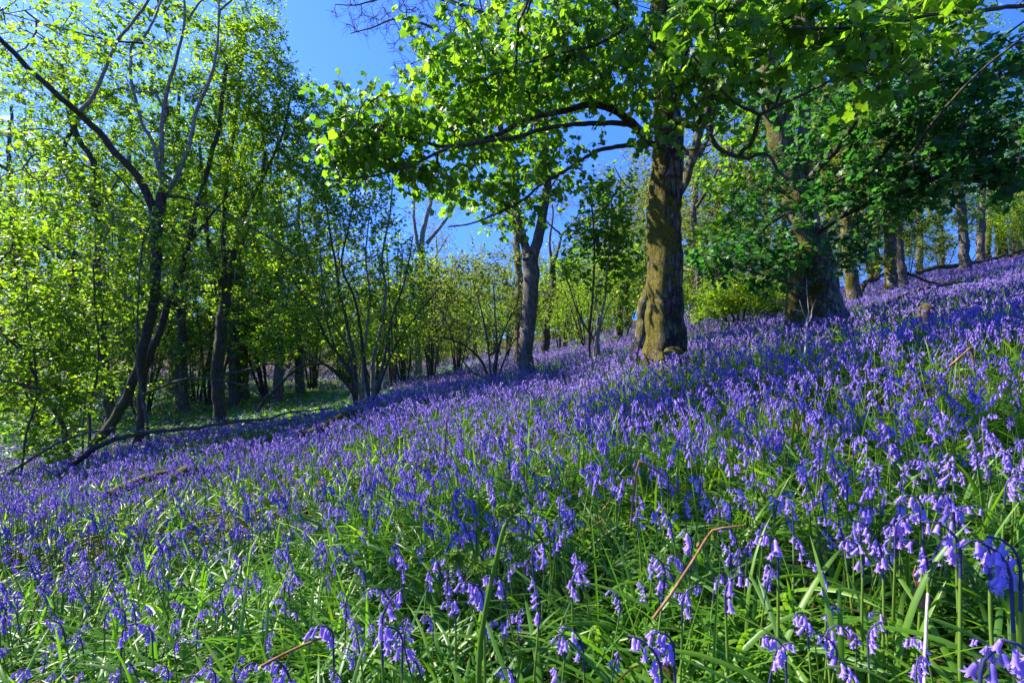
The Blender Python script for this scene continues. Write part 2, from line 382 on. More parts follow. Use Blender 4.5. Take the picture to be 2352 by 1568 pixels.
t1 = [lb(rooted([(1530, 860, 7.0), (1528, 760, 7.0), (1529, 600, 7.0), (1530, 420, 7.0), (1534, 240, 7.0), (1528, 60, 7.0), (1520, -200, 7.0), (1535, -600, 7.0), (1530, -1000, 7.1)]), 0.285, 0.09, 'trunk', 'bark_syc', flare=0.5, rough=0.04, pow=0.75, bare=0.5, lobes=5),
      lb(W([(1490, 330, 7.0), (1461, 293, 6.8), (1405, 253, 6.5), (1350, 242, 6.2), (1295, 256, 6.0), (1204, 278, 5.7), (1149, 304, 5.5), (1039, 340, 5.2), (966, 326, 5.0), (911, 311, 4.9), (850, 290, 4.8)]), 0.062, 0.010, 'limb', 'bark_syc', label='mossy limb curving out to the left'),
      lb(W([(1475, 300, 7.0), (1442, 286, 6.7), (1368, 282, 6.2), (1277, 293, 5.8), (1204, 311, 5.5), (1112, 326, 5.2), (1024, 344, 5.0), (948, 381, 4.9), (856, 406, 4.8), (800, 410, 4.8)]), 0.042, 0.009, 'limb', 'bark_dark'),
      lb(W([(1500, 330, 7.0), (1430, 335, 6.6), (1368, 350, 6.3), (1295, 395, 6.0), (1240, 425, 5.8), (1186, 469, 5.7), (1094, 509, 5.6), (1030, 520, 5.5)]), 0.036, 0.008, 'limb', 'bark_dark'),
      lb(W([(1545, 280, 7.0), (1567, 280, 6.7), (1580, 290, 6.5), (1600, 284, 6.3), (1615, 268, 6.2), (1600, 245, 6.1), (1580, 225, 6.0), (1560, 200, 5.9)]), 0.060, 0.02, 'limb', 'bark_syc'),
      lb(W([(1615, 268, 6.2), (1632, 290, 5.8), (1634, 312, 5.6), (1646, 334, 5.5), (1673, 352, 5.3), (1700, 357, 5.2), (1719, 364, 5.1), (1739, 354, 5.0), (1768, 361, 4.9), (1785, 390, 4.8), (1810, 410, 4.7)]), 0.036, 0.012, 'limb', 'bark_dark', label='twisted limb snaking down to the right'),
      lb(W([(1700, 357, 5.2), (1706, 345, 5.1), (1722, 335, 5.0), (1735, 300, 4.9), (1746, 262, 4.7), (1778, 245, 4.5), (1787, 220, 4.4), (1796, 172, 4.2), (1805, 120, 4.0)]), 0.026, 0.009, 'limb', 'bark_dark'),
      lb(W([(1515, 340, 6.8), (1556, 338, 6.4), (1591, 344, 6.2), (1633, 332, 5.9)]), 0.022, 0.010, 'limb', 'bark_dark'),
      lb(W([(1515, 330, 6.9), (1535, 270, 6.6), (1560, 200, 6.2), (1575, 120, 5.6), (1600, 40, 5.0)]), 0.038, 0.012, 'limb', 'bark_syc'),
      lb(W([(1525, 130, 7.0), (1480, 90, 6.4), (1430, 40, 5.9), (1390, -40, 5.5)]), 0.05, 0.015, 'limb', 'bark_syc'),
      lb(W([(1530, 60, 7.0), (1580, 0, 6.2), (1650, -60, 5.3), (1730, -120, 4.6)]), 0.05, 0.015, 'limb', 'bark_syc'),
      lb(W([(1450, 60, 6.0), (1380, 100, 5.6), (1300, 120, 5.4), (1200, 150, 5.2), (1080, 190, 5.0)]), 0.024, 0.008, 'limb', 'bark_dark'),
      lb(W([(1740, 262, 4.7), (1690, 235, 4.6), (1655, 200, 4.5), (1610, 150, 4.4), (1560, 90, 4.2)]), 0.016, 0.007, 'limb', 'bark_dark'),
      lb(W([(1778, 245, 4.5), (1830, 225, 4.2), (1900, 190, 3.9), (1980, 150, 3.7), (2060, 90, 3.5)]), 0.018, 0.007, 'limb', 'bark_dark')]
c1 = blobs(rg, [(810, 300, 4.9, 40, 40, .5, 10), (800, 370, 5.0, 40, 50, .5, 14), (790, 250, 5.0, 30, 20, .4, 4), (1050, 180, 5.4, 110, 80, 1.0, 34), (1200, 110, 5.8, 150, 100, 1.2, 56), (1340, 50, 6.2, 130, 100, 1.3, 50), (1330, 180, 6.0, 140, 70, 1.1, 40),
                (910, 285, 5.0, 80, 45, .7, 24), (1020, 280, 5.4, 100, 45, .8, 22), (1130, 240, 5.7, 120, 60, 1.0, 32), (1110, 390, 5.6, 130, 45, .9, 18),
                (880, 350, 5.0, 80, 40, .7, 18), (1000, 410, 5.4, 110, 40, .8, 12), (1180, 450, 5.9, 90, 45, .8, 13), (1280, 380, 6.1, 70, 40, .7, 9),
                (1450, 140, 6.2, 90, 100, 1.1, 34), (1540, 60, 5.2, 110, 70, .8, 22), (1660, 80, 4.8, 120, 90, .9, 30), (1490, 210, 5.2, 60, 50, .6, 8), (1610, 200, 5.0, 60, 60, .6, 9),
                (1640, 190, 5.6, 80, 80, .9, 14), (1760, 120, 4.6, 100, 90, .8, 20), (1410, 250, 6.2, 60, 30, .5, 6), (1500, 305, 5.0, 40, 25, .3, 3),
                (1150, -50, 6.0, 160, 80, 1.2, 26), (1350, -100, 6.4, 200, 90, 1.3, 22), (1600, -100, 6.2, 200, 100, 1.4, 16), (1800, -50, 5.2, 160, 80, 1.1, 14), (1150, 300, 7.4, 150, 90, .5, 24), (1290, 200, 7.4, 120, 110, .5, 20), (1000, 200, 7.4, 120, 90, .5, 12),
                (1400, -300, 6.8, 250, 200, 1.6, 20), (1650, -350, 6.8, 250, 200, 1.6, 16)])
make_tree('sycamore_tree', 'stout mossy sycamore with a dappled straight trunk standing alone in mid slope', 'tree', org(1530, 860, 7.0), t1, c1,
          LEAF(T_SYC, 7, 0.076, droop=0.8, tilt=0.8), 'bark_dark', 'syc', 21, None, 3, 0.36, crown='crown')
mb = Acc(); th = np.linspace(0, 6.283, 33)[:-1]
sc_root = bpy.data.objects['sycamore_tree']
def lump(acc, c, rx, ry, rz, seed, mat=0, nu=28, nv=14, amp=0.12):
    rr = np.random.default_rng(seed); u = np.arange(nu) / nu * 2 * math.pi; v = np.linspace(0.02, math.pi - 0.02, nv)
    U, V = np.meshgrid(u, v); ph = rr.uniform(0, 6.28, 6)
    f = 1 + amp * (np.sin(3 * U + ph[0]) * np.sin(2 * V + ph[1]) + 0.7 * np.sin(5 * U + ph[2] + 3 * V) * np.sin(V) + 0.5 * np.sin(8 * V + ph[3] + 2 * U) * np.sin(V))
    p = np.stack([c[0] + rx * f * np.cos(U) * np.sin(V), c[1] + ry * f * np.sin(U) * np.sin(V), c[2] + rz * f * np.cos(V)], -1).reshape(-1, 3)
    i = np.arange(nv - 1)[:, None] * nu + np.arange(nu)[None]; j = np.arange(nv - 1)[:, None] * nu + (np.arange(nu)[None] + 1) % nu
    acc.add(p, np.stack([i, i + nu, j + nu, j], -1).reshape(-1, 4), mat)
w = P(1547, 818, 6.62) - np.array(sc_root.location)
lump(mb, w, .16, .14, .12, 3); lump(mb, w + [.1, .02, -.05], .11, .1, .1, 4); lump(mb, w + [-.12, .05, -.07], .12, .1, .1, 5)
o = link('root_burl', mb.mesh('root_burl', [M['mossy']]), sc_root); o['label'] = 'moss covered root lump'

# ---- the pale trunk leaning behind it ----------------------------------------
make_tree('leaning_tree', 'pale trunk leaning out from behind the stout mossy sycamore', 'tree', org(1462, 830, 8.6),
          [lb(rooted([(1462, 828, 8.6), (1474, 757, 8.6), (1484, 700, 8.6), (1508, 600, 8.6), (1545, 480, 8.6), (1585, 380, 8.6), (1602, 311, 8.6), (1622, 250, 8.6), (1640, 150, 8.5), (1660, 0, 8.5)]), 0.125, 0.05, 'trunk', 'bark_syc2', flare=.15, bare=.6),
           lb(W([(1616, 284, 8.6), (1650, 230, 8.8), (1680, 150, 9.8), (1710, 60, 11)]), 0.05, 0.02, 'limb', 'bark_syc2'),
           lb(W([(1578, 400, 8.6), (1620, 330, 9.0), (1660, 290, 10.4), (1690, 270, 11.6)]), 0.04, 0.014, 'limb', 'bark_syc2')],
          blobs(rg, [(1660, 200, 12, 90, 90, .9, 34), (1710, 320, 12, 90, 80, 1.0, 48), (1670, 420, 12, 80, 80, 1.0, 48), (1700, 60, 11.5, 120, 90, 1, 26), (1640, 540, 12, 60, 60, .8, 30), (1720, 520, 12, 60, 60, .8, 30)]),
          LEAF(T_SYC, 5, 0.10, droop=.4), 'twig', 'syc', 22)

# ---- double trunked sycamore on the right ------------------------------------
t2 = [lb(rooted([(1898, 750, 9.0), (1888, 690, 9.0), (1872, 600, 9.0), (1850, 520, 9.0), (1826, 440, 9.0), (1800, 360, 9.0), (1786, 290, 9.0), (1770, 200, 9.0), (1755, 60, 9.0), (1750, -150, 9.0), (1760, -400, 9)]), 0.37, 0.08, 'trunk', 'bark_syc2', flare=.75, rough=.06, pow=.55, bare=.4, lobes=4),
      lb(rooted([(1828, 752, 8.7), (1830, 690, 8.75), (1838, 610, 8.85), (1848, 540, 9.0)]), 0.18, 0.12, 'trunk', 'bark_syc', flare=.4, rough=.05, bare=.9),
      lb(W([(1858, 535, 9.0), (1856, 460, 8.95), (1850, 380, 8.9), (1846, 310, 8.9), (1848, 230, 8.9), (1860, 100, 8.9), (1870, -100, 8.9)]), 0.135, 0.05, 'trunk', 'bark_syc2', rough=.05),
      lb(W([(1862, 410, 8.9), (1873, 393, 8.3), (1913, 352, 7.6), (1950, 297, 7.0), (1987, 249, 6.5), (2005, 220, 6.2), (2030, 180, 5.8), (2090, 120, 5.2)]), 0.072, 0.014, 'limb', 'bark_grey', label='pale grey limb rising to the right'),
      lb(W([(1870, 540, 8.9), (1924, 500, 8.2), (1965, 480, 7.8), (2005, 465, 7.5), (2080, 440, 7.0), (2152, 406, 6.6), (2230, 370, 6.2), (2310, 330, 5.9), (2420, 250, 5.6)]), 0.06, 0.014, 'limb', 'bark_dark'),
      lb(W([(1990, 468, 7.6), (2030, 430, 7.0), (2070, 380, 6.5), (2110, 330, 6.0), (2170, 250, 5.5), (2250, 170, 5.2), (2380, 60, 5)]), 0.035, 0.010, 'limb', 'bark_dark'),
      lb(W([(1870, 440, 8.8), (1940, 410, 8.0), (2010, 370, 7.3), (2080, 290, 6.7), (2170, 200, 6.2), (2260, 120, 5.8), (2352, 50, 5.5)]), 0.04, 0.010, 'limb', 'bark_dark'),
      lb(W([(1840, 480, 8.9), (1790, 500, 8.4), (1740, 540, 8.0), (1680, 590, 7.7), (1620, 630, 7.5)]), 0.03, 0.008, 'limb', 'bark_dark'),
      lb(W([(1880, 640, 8.8), (1840, 660, 8.2), (1780, 640, 7.9), (1720, 622, 7.8), (1640, 600, 7.7)]), 0.022, 0.008, 'limb', 'bark_dark'),
      lb(W([(1790, 260, 9), (1720, 200, 8.6), (1680, 140, 8.2)]), 0.05, 0.015, 'limb', 'bark_syc2')]
c2 = blobs(rg, [(1720, 580, 7.9, 130, 45, .7, 34), (1640, 610, 7.7, 60, 38, .4, 12), (1835, 600, 7.9, 70, 30, .5, 9), (1790, 640, 8.0, 80, 36, .5, 11), (1930, 590, 7.8, 50, 30, .4, 8), (1960, 550, 7.6, 60, 40, .5, 9),
                (1880, 470, 7.6, 70, 60, .7, 14), (1800, 400, 7.9, 50, 90, .6, 9), (1990, 380, 7.2, 110, 100, 1.0, 30), (2040, 460, 7.2, 110, 50, .9, 22), (2160, 400, 6.6, 120, 50, .8, 22), (2110, 320, 6.6, 130, 90, 1.0, 36), (2230, 330, 6.0, 130, 80, .9, 30), (2330, 330, 5.8, 80, 80, .7, 22),
                (1930, 280, 7.4, 110, 90, 1.0, 32), (2030, 220, 6.8, 130, 90, 1.0, 32), (2160, 220, 6.1, 130, 90, .9, 30), (2280, 190, 5.8, 120, 70, .8, 22), (2330, 110, 5.6, 60, 50, .6, 8), (2300, 430, 6.4, 90, 40, .7, 12),
                (1740, 480, 8.4, 70, 60, .6, 16), (1830, 180, 8.2, 100, 90, .9, 20), (1910, 120, 7.6, 130, 90, 1.0, 28), (2050, 90, 6.4, 130, 70, .9, 20), (1800, 0, 8.2, 200, 110, 1.2, 20), (2000, -40, 7, 200, 90, 1.2, 14)])
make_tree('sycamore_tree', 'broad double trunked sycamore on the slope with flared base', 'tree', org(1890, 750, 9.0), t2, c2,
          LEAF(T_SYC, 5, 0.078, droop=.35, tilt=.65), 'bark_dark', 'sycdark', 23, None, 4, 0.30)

# ---- a sycamore just outside the frame on the right, its spray hanging in -----
t3 = [lb(rooted([(2700, 700, 5.2), (2690, 400, 5.2), (2660, 100, 5.2), (2640, -300, 5.2), (2620, -700, 5.2)]), 0.2, 0.07, 'trunk', 'bark_syc', flare=.2, bare=.5),
      lb(W([(2660, 60, 5.2), (2480, 10, 4.4), (2300, 20, 3.8), (2120, 40, 3.4), (1960, 60, 3.2), (1820, 60, 3.1)]), 0.03, 0.008, 'limb', 'bark_dark'),
      lb(W([(2660, 0, 5.2), (2450, -60, 4.4), (2200, -60, 3.9), (1950, -40, 3.6), (1700, -30, 3.5)]), 0.03, 0.008, 'limb', 'bark_dark')]
c3 = blobs(rg, [(1800, 50, 3.3, 110, 60, .35, 11), (1920, 70, 3.3, 100, 60, .35, 12), (2040, 50, 3.4, 100, 60, .35, 12), (2160, 30, 3.6, 100, 60, .35, 9), (1960, 150, 3.3, 90, 40, .3, 5), (2060, 160, 3.5, 80, 40, .3, 4), (1700, 0, 3.6, 90, 50, .3, 9), (2240, -30, 3.9, 140, 40, .4, 9), (1640, 60, 3.5, 60, 50, .3, 4), (1560, 30, 3.6, 70, 50, .3, 5)])
make_tree('sycamore_tree', 'leafy sycamore bough hanging into the upper right corner', 'tree', org(2700, 700, 5.2), t3, c3, LEAF(T_SYC, 6, 0.08, droop=.7, tilt=.75), 'bark_dark', 'syc', 24, None, 3, 0.26)

# ---- trees on the right hand rise --------------------------------------------
def rise(name, label, base, path, r0, r1, d, cl, leaf='beech', bark='bark_grey', limbs=(), seed=0, size=.085, n=7, fl=.25):
    L_ = [lb(rooted([(x, y, d) for x, y in path]), r0, r1, 'trunk', bark, flare=fl, bare=.35, rough=.04)]
    for pts, a in limbs: L_.append(lb(W(pts), a, a * .25, 'limb', bark))
    make_tree(name, label, 'tree', org(path[0][0], path[0][1], d), L_, blobs(np.random.default_rng(seed), cl), LEAF(T_OVL, n, size, droop=.15, tilt=.35), 'twig', leaf, seed, None, 4, .4)
rise('beech_tree', 'slender pale lichened trunk leaning left just beyond the double trunked sycamore', 0, [(1969, 695), (1958, 655), (1951, 600), (1945, 520), (1935, 420), (1930, 300), (1930, 150)], .17, .06, 13.0,
     [(1930, 380, 13, 110, 110, 1.5, 90), (1980, 500, 13, 90, 50, 1.2, 50), (1900, 250, 13, 120, 100, 1.5, 70), (2000, 600, 13.4, 60, 25, .8, 18)], 'oak', 'bark_syc2', [([(1944, 500, 13), (1990, 470, 12.6), (2050, 450, 12.2)], .05), ([(1935, 420, 13), (1890, 370, 13), (1850, 300, 13)], .06)], 31)
rise('beech_tree', 'straight sunlit trunk with shadow bars standing in front of another', 0, [(2046, 690), (2046, 605), (2044, 532), (2038, 470), (2030, 380), (2030, 250), (2025, 100)], .155, .06, 13.2,
     [(2040, 330, 13.2, 130, 90, 1.5, 110), (2110, 430, 13, 110, 50, 1.3, 60), (2000, 440, 13, 80, 40, 1.0, 34), (2060, 190, 13.2, 150, 110, 1.5, 110), (2120, 520, 13.2, 70, 22, 1, 20)], 'oak', 'bark_syc2', [([(2042, 500, 13.2), (2090, 470, 13), (2150, 440, 12.6)], .05), ([(2036, 460, 13.2), (1990, 430, 13), (1950, 380, 12.6)], .05), ([(2030, 380, 13.2), (2090, 330, 13), (2160, 260, 12.6)], .06)], 32)
rise('beech_tree', 'shaded reddish trunk half hidden behind a straight sunlit trunk', 0, [(2072, 668), (2064, 569), (2058, 490), (2060, 380), (2070, 250), (2075, 100)], .17, .06, 15.2,
     [(2100, 300, 15.2, 120, 100, 1.6, 80), (2130, 560, 15.6, 80, 26, 1.2, 28), (2090, 480, 15.2, 90, 40, 1.2, 36)], 'oak', 'bark_grey', [([(2060, 500, 15.2), (2110, 480, 15), (2180, 470, 14.8)], .05)], 33)
rise('beech_tree', 'knobbly trunk standing near the crest of the bluebell slope', 0, [(2216, 615), (2212, 550), (2207, 477), (2200, 420), (2195, 300), (2195, 150), (2190, 0)], .175, .07, 19.0,
     [(2190, 400, 19, 110, 60, 1.8, 80), (2240, 300, 19, 130, 100, 2, 110), (2150, 510, 19, 60, 25, 1.4, 26), (2150, 280, 19, 120, 100, 2, 90), (2280, 470, 18.6, 60, 30, 1.4, 26), (2180, 120, 19, 160, 120, 2, 90)], 'beech', 'bark_grey', [([(2205, 470, 19), (2160, 440, 19), (2110, 440, 18.6)], .06), ([(2203, 450, 19), (2250, 430, 19), (2310, 430, 18.6)], .06), ([(2210, 530, 19), (2240, 500, 19), (2260, 470, 19)], .04)], 34)
rise('beech_tree', 'thin upright trunk on the crest right of the knobbly one', 0, [(2253, 596), (2254, 532), (2258, 450), (2262, 350), (2262, 200)], .14, .06, 22.0,
     [(2270, 330, 22, 110, 90, 2, 80), (2290, 480, 22, 70, 30, 1.5, 34)], 'beech', 'bark_grey', [([(2256, 480, 22), (2300, 450, 22), (2350, 430, 21)], .06)], 35)
rise('beech_tree', 'dark stubby trunk low on the crest against blue sky', 0, [(2270, 576), (2271, 540), (2275, 480), (2280, 380)], .15, .08, 25.0, [(2290, 420, 25, 90, 60, 2, 50)], 'beech', 'bark_dark', [], 36)
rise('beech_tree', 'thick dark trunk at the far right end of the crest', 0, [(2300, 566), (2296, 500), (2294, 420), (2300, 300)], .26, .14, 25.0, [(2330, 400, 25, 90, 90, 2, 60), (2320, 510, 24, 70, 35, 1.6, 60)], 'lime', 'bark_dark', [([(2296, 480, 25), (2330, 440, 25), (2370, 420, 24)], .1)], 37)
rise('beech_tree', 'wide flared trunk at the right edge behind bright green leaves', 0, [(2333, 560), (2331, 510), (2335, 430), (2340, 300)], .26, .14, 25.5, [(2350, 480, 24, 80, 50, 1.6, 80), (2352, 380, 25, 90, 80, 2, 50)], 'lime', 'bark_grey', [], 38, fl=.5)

# ---- forked tree left of centre -----------------------------------------------
t9 = [lb(rooted([(1209, 868, 10.6), (1207, 822, 10.6), (1213, 741, 10.6), (1221, 661, 10.6), (1221, 600, 10.6), (1217, 588, 10.6)]), 0.175, 0.165, 'trunk', 'bark_grey', flare=.2, bare=.95, rough=.035, pow=1),  # darker bark paints in the shade on the lower trunk
      lb(W([(1222, 612, 10.6), (1212, 580, 10.6), (1201, 550, 10.6), (1195, 520, 10.6), (1190, 480, 10.6), (1180, 430, 10.6), (1166, 380, 10.6), (1150, 300, 10.5), (1140, 200, 10.4), (1130, 60, 10.4)]), 0.105, 0.04, 'limb', 'bark_syc2', label='left fork, sunlit and pale', bare=.4),  # paler bark paints the sunlight onto this fork
      lb(W([(1218, 612, 10.6), (1229, 575, 10.6), (1238, 540, 10.6), (1243, 500, 10.6), (1249, 455, 10.6), (1256, 400, 10.6), (1250, 330, 10.6), (1230, 280, 10.6), (1225, 180, 10.5), (1240, 40, 10.4)]), 0.12, 0.04, 'limb', 'bark_grey', bare=.35),
      lb(W([(1244, 500, 10.6), (1262, 440, 10.8), (1280, 410, 11), (1305, 380, 11)]), 0.035, 0.01, 'limb', 'bark_grey')]
c9 = blobs(rg, [(1150, 480, 10.4, 70, 50, .8, 26), (1190, 380, 10.4, 90, 60, .9, 44), (1240, 330, 10.6, 80, 60, .9, 36), (1280, 430, 10.8, 60, 40, .7, 16), (1160, 250, 10.4, 120, 90, 1, 50), (1260, 200, 10.6, 120, 100, 1, 50), (1180, 100, 10.4, 150, 100, 1.2, 50)])
make_tree('ash_tree', 'tree with a dark trunk forking into a wide pale V above mossy crotch', 'tree', org(1209, 868, 10.6), t9, c9, LEAF(T_SYC, 5, 0.09, droop=.4), 'twig', 'syc', 41)
fr = [o for o in bpy.data.objects if o.name == 'ash_tree'][0]
mb = Acc(); lump(mb, P(1219, 586, 10.55) - np.array(fr.location), .09, .10, .10, 8); o = link('moss_pad', mb.mesh('moss_pad', [M['mossy']]), fr)

# ---- bare ash crown against the sky -------------------------------------------
ta = [lb(rooted([(1190, 850, 14.5), (1191, 740, 14.5), (1192, 640, 14.5), (1180, 480, 14.5), (1172, 330, 14.5), (1168, 180, 14.5), (1150, 40, 14.5), (1140, -150, 14.5)]), 0.13, 0.06, 'trunk', 'bark_syc2', flare=.1, bare=.6),
      lb(W([(1170, 200, 14.5), (1150, 145, 14.4), (1090, 110, 14.2), (1030, 82, 14), (960, 52, 13.8), (900, 46, 13.8), (850, 66, 13.8), (805, 78, 13.8)]), 0.075, 0.012, 'limb', 'bark_grey', bare=.1),
      lb(W([(1155, 60, 14.5), (1110, 30, 14.4), (1050, 10, 14.2), (980, -10, 14), (890, -5, 13.8), (820, 10, 13.6), (772, 12, 13.6)]), 0.07, 0.012, 'limb', 'bark_grey', bare=.1),
      lb(W([(1165, 160, 14.5), (1130, 100, 14.8), (1110, 40, 15), (1090, -60, 15)]), 0.06, 0.02, 'limb', 'bark_grey', bare=.1),
      lb(W([(1120, 125, 14.3), (1060, 120, 14.2), (1000, 130, 14.2), (940, 150, 14.2), (905, 200, 14.2)]), 0.035, 0.008, 'limb', 'bark_grey', bare=.1)]
ca = blobs(rg, [(830, 30, 13.8, 70, 40, .8, 46), (920, 40, 13.9, 90, 50, .9, 65), (1020, 50, 14.1, 90, 60, 1, 74), (1090, 60, 14.4, 70, 80, 1, 56), (940, 120, 14.2, 60, 50, .8, 33), (1000, -40, 14, 150, 50, 1, 65), (1060, 150, 14.3, 60, 40, .8, 24), (920, 180, 14.2, 30, 40, .5, 12)])
make_tree('ash_tree', 'bare ash with a web of leafless twigs against the blue sky', 'tree', org(1190, 850, 14.5), ta, ca, None, 'twig', None, 42, None, 3, .36, .0048, 'twig_crown')

ts = [lb(rooted([(960, 790, 21), (963, 700, 21), (967, 612, 21), (972, 540, 21), (990, 460, 21), (1010, 390, 21)]), .2, .06, 'trunk', 'bark_pale', bare=.4),
      lb(W([(968, 600, 21), (955, 540, 21), (950, 470, 21), (955, 400, 21)]), .1, .03, 'limb', 'bark_pale'),
      lb(W([(980, 560, 21), (1010, 520, 21), (1045, 470, 21), (1060, 420, 21)]), .09, .03, 'limb', 'bark_pale'),
      lb(W([(970, 640, 21), (1000, 590, 21), (1030, 540, 21)]), .05, .02, 'limb', 'bark_pale')]
make_tree('oak_tree', 'pale barked tree with thinly leafed upright branches seen between hazels', 'tree', org(960, 790, 21), ts, blobs(rg, [(960, 450, 21, 60, 80, 1.5, 60), (1030, 430, 21, 60, 70, 1.5, 60), (1000, 520, 21, 60, 50, 1.5, 40)]), LEAF(T_DIA, 2, .09), 'twig_pale', 'oak', 43)
to = [lb(rooted([(1253, 822, 18), (1254, 780, 18), (1260, 721, 18), (1268, 680, 18), (1270, 640, 18), (1268, 600, 18)]), .17, .1, 'trunk', 'bark_dark', bare=.5, flare=.2, rough=.1),
      lb(W([(1269, 640, 18), (1277, 600, 18), (1280, 578, 18), (1287, 543, 18), (1276, 528, 18), (1262, 515, 18), (1250, 500, 18)]), .085, .025, 'limb', 'bark_grey'),
      lb(W([(1286, 545, 18), (1300, 530, 18), (1325, 532, 18), (1345, 545, 18)]), .06, .02, 'limb', 'bark_grey'),
      lb(W([(1268, 610, 18), (1262, 560, 18), (1270, 490, 18), (1262, 420, 18)]), .06, .02, 'limb', 'bark_grey')]
make_tree('oak_tree', 'crooked dark oak with sparse twisting upper branches behind the forked tree', 'tree', org(1253, 822, 18), to, blobs(rg, [(1290, 480, 18, 60, 60, 1.4, 70), (1330, 530, 18, 40, 30, 1, 30), (1270, 420, 18, 60, 60, 1.4, 50)]), None, 'twig_pale', None, 44, None, 4, .35, .0035, 'twig_crown')
tb = [lb(rooted([(1440, 790, 33), (1440, 650, 33), (1445, 550, 33), (1450, 450, 33)]), .3, .08, 'trunk', 'bark_grey', bare=.3),
      lb(W([(1442, 600, 33), (1410, 520, 33), (1390, 450, 33)]), .12, .03, 'limb', 'bark_grey'), lb(W([(1444, 560, 33), (1470, 480, 33), (1480, 410, 33)]), .12, .03, 'limb', 'bark_grey')]
make_tree('oak_tree', 'far leafless oak crown in the gap left of the mossy sycamore', 'tree', org(1440, 790, 33), tb, blobs(rg, [(1440, 450, 33, 60, 70, 2.5, 130), (1420, 540, 33, 60, 60, 2.5, 60), (1475, 430, 33, 40, 60, 2, 60)]), LEAF(T_DIA, 1, .10), 'twig_pale', 'oak', 45, None, 4, .6, .005)

# ---- tall hazel-like tree on the left with silvery stems ----------------------
tl_ = [lb(rooted([(212, 1032, 9.3), (249, 982, 9.4), (280, 931, 9.5), (311, 865, 9.5), (330, 795, 9.5), (351, 718, 9.5), (359, 627, 9.5), (361, 517, 9.5), (366, 476, 9.5)]), .088, .085, 'trunk', 'bark_dark', flare=.1, bare=.6, pow=1),
       lb(W([(365, 495, 9.5), (372, 455, 9.5), (380, 428, 9.5)]), .095, .085, 'trunk', 'bark_dark'),
       lb(W([(376, 440, 9.5), (373, 417, 9.5), (372, 330, 9.4), (384, 205, 9.3), (403, 139, 9.2), (424, 37, 9.1), (417, -40, 9)]), .045, .018, 'stem', 'bark_pale', bare=.35),
       lb(W([(378, 440, 9.5), (366, 395, 9.4), (351, 329, 9.3), (329, 289, 9.2), (311, 227, 9.1), (300, 183, 9), (300, 128, 9), (305, 99, 8.9), (329, 88, 8.9), (351, 48, 8.8), (370, 0, 8.8)]), .040, .014, 'stem', 'bark_pale', bare=.35),
       lb(W([(382, 440, 9.5), (396, 422, 9.5), (414, 381, 9.5), (436, 318, 9.4), (454, 253, 9.4), (476, 194, 9.3), (498, 121, 9.3), (503, 26, 9.2), (500, -40, 9.2)]), .042, .016, 'stem', 'bark_pale', bare=.35),
       lb(W([(502, 26, 9.2), (525, 8, 9.2), (550, -20, 9.2)]), .022, .012, 'stem', 'bark_pale'), lb(W([(436, 40, 9.1), (455, 10, 9), (490, -20, 9)]), .022, .012, 'stem', 'bark_pale'),
       lb(W([(362, 500, 9.5), (351, 480, 9.5), (337, 447, 9.4), (304, 392, 9.2), (264, 351, 9.0), (227, 304, 8.8), (176, 253, 8.5), (124, 212, 8.2), (66, 161, 8), (22, 110, 7.8), (-20, 70, 7.6)]), .075, .038, 'limb', 'bark_dark', bare=.3, label='dark limb reaching up to the left edge'),
       lb(W([(183, 256, 8.5), (212, 223, 8.5), (242, 157, 8.5), (271, 92, 8.4), (293, 66, 8.4), (340, 0, 8.3), (370, -60, 8.3)]), .032, .018, 'stem', 'bark_pale', bare=.3),
       lb(W([(380, 450, 9.5), (420, 453, 9.2), (458, 465, 9), (549, 505, 8.6), (622, 549, 8.4), (690, 590, 8.3)]), .035, .010, 'limb', 'bark_dark', bare=.1),
       lb(W([(330, 100, 8.9), (240, 90, 8.5), (120, 60, 8.2), (10, 30, 8)]), .02, .008, 'limb', 'bark_dark'),
       lb(W([(330, 470, 9.4), (255, 392, 8.9), (200, 384, 8.6), (120, 300, 8.3), (0, 312, 8)]), .018, .008, 'limb', 'bark_grey')]
cl_ = blobs(rg, [(130, 120, 9.6, 190, 130, 1.2, 55), (330, 60, 10.2, 160, 110, 1.1, 49), (470, 60, 10.3, 120, 100, 1, 37), (430, 200, 10.6, 120, 120, 1, 31), (250, 220, 10.2, 140, 120, 1, 31), (90, 330, 9.0, 130, 110, 1, 24),
                 (330, 380, 10.2, 110, 90, 1, 14), (560, 510, 8.5, 110, 40, .6, 11), (150, 480, 8.8, 140, 90, 1, 21), (460, 420, 10, 90, 80, 1, 14), (90, 620, 8.6, 140, 100, 1, 24), (240, 640, 9.8, 90, 80, 1, 12), (300, -60, 9.4, 300, 80, 1.2, 43), (240, 120, 7.8, 260, 110, .6, 16), (120, 420, 7.8, 150, 120, .6, 12), (290, 290, 9.9, 160, 120, .6, 44), (450, 300, 10, 110, 110, .6, 34), (180, 420, 9.6, 150, 80, .6, 26)])
make_tree('hazel_tree', 'dark trunked tree splitting into three silvery upright stems and one dark limb', 'tree', org(212, 1032, 9.3), tl_, cl_, LEAF(T_OVL, 7, .085, droop=.3, tilt=.5), 'twig_pale', 'hazel', 51, None, 3, .28)

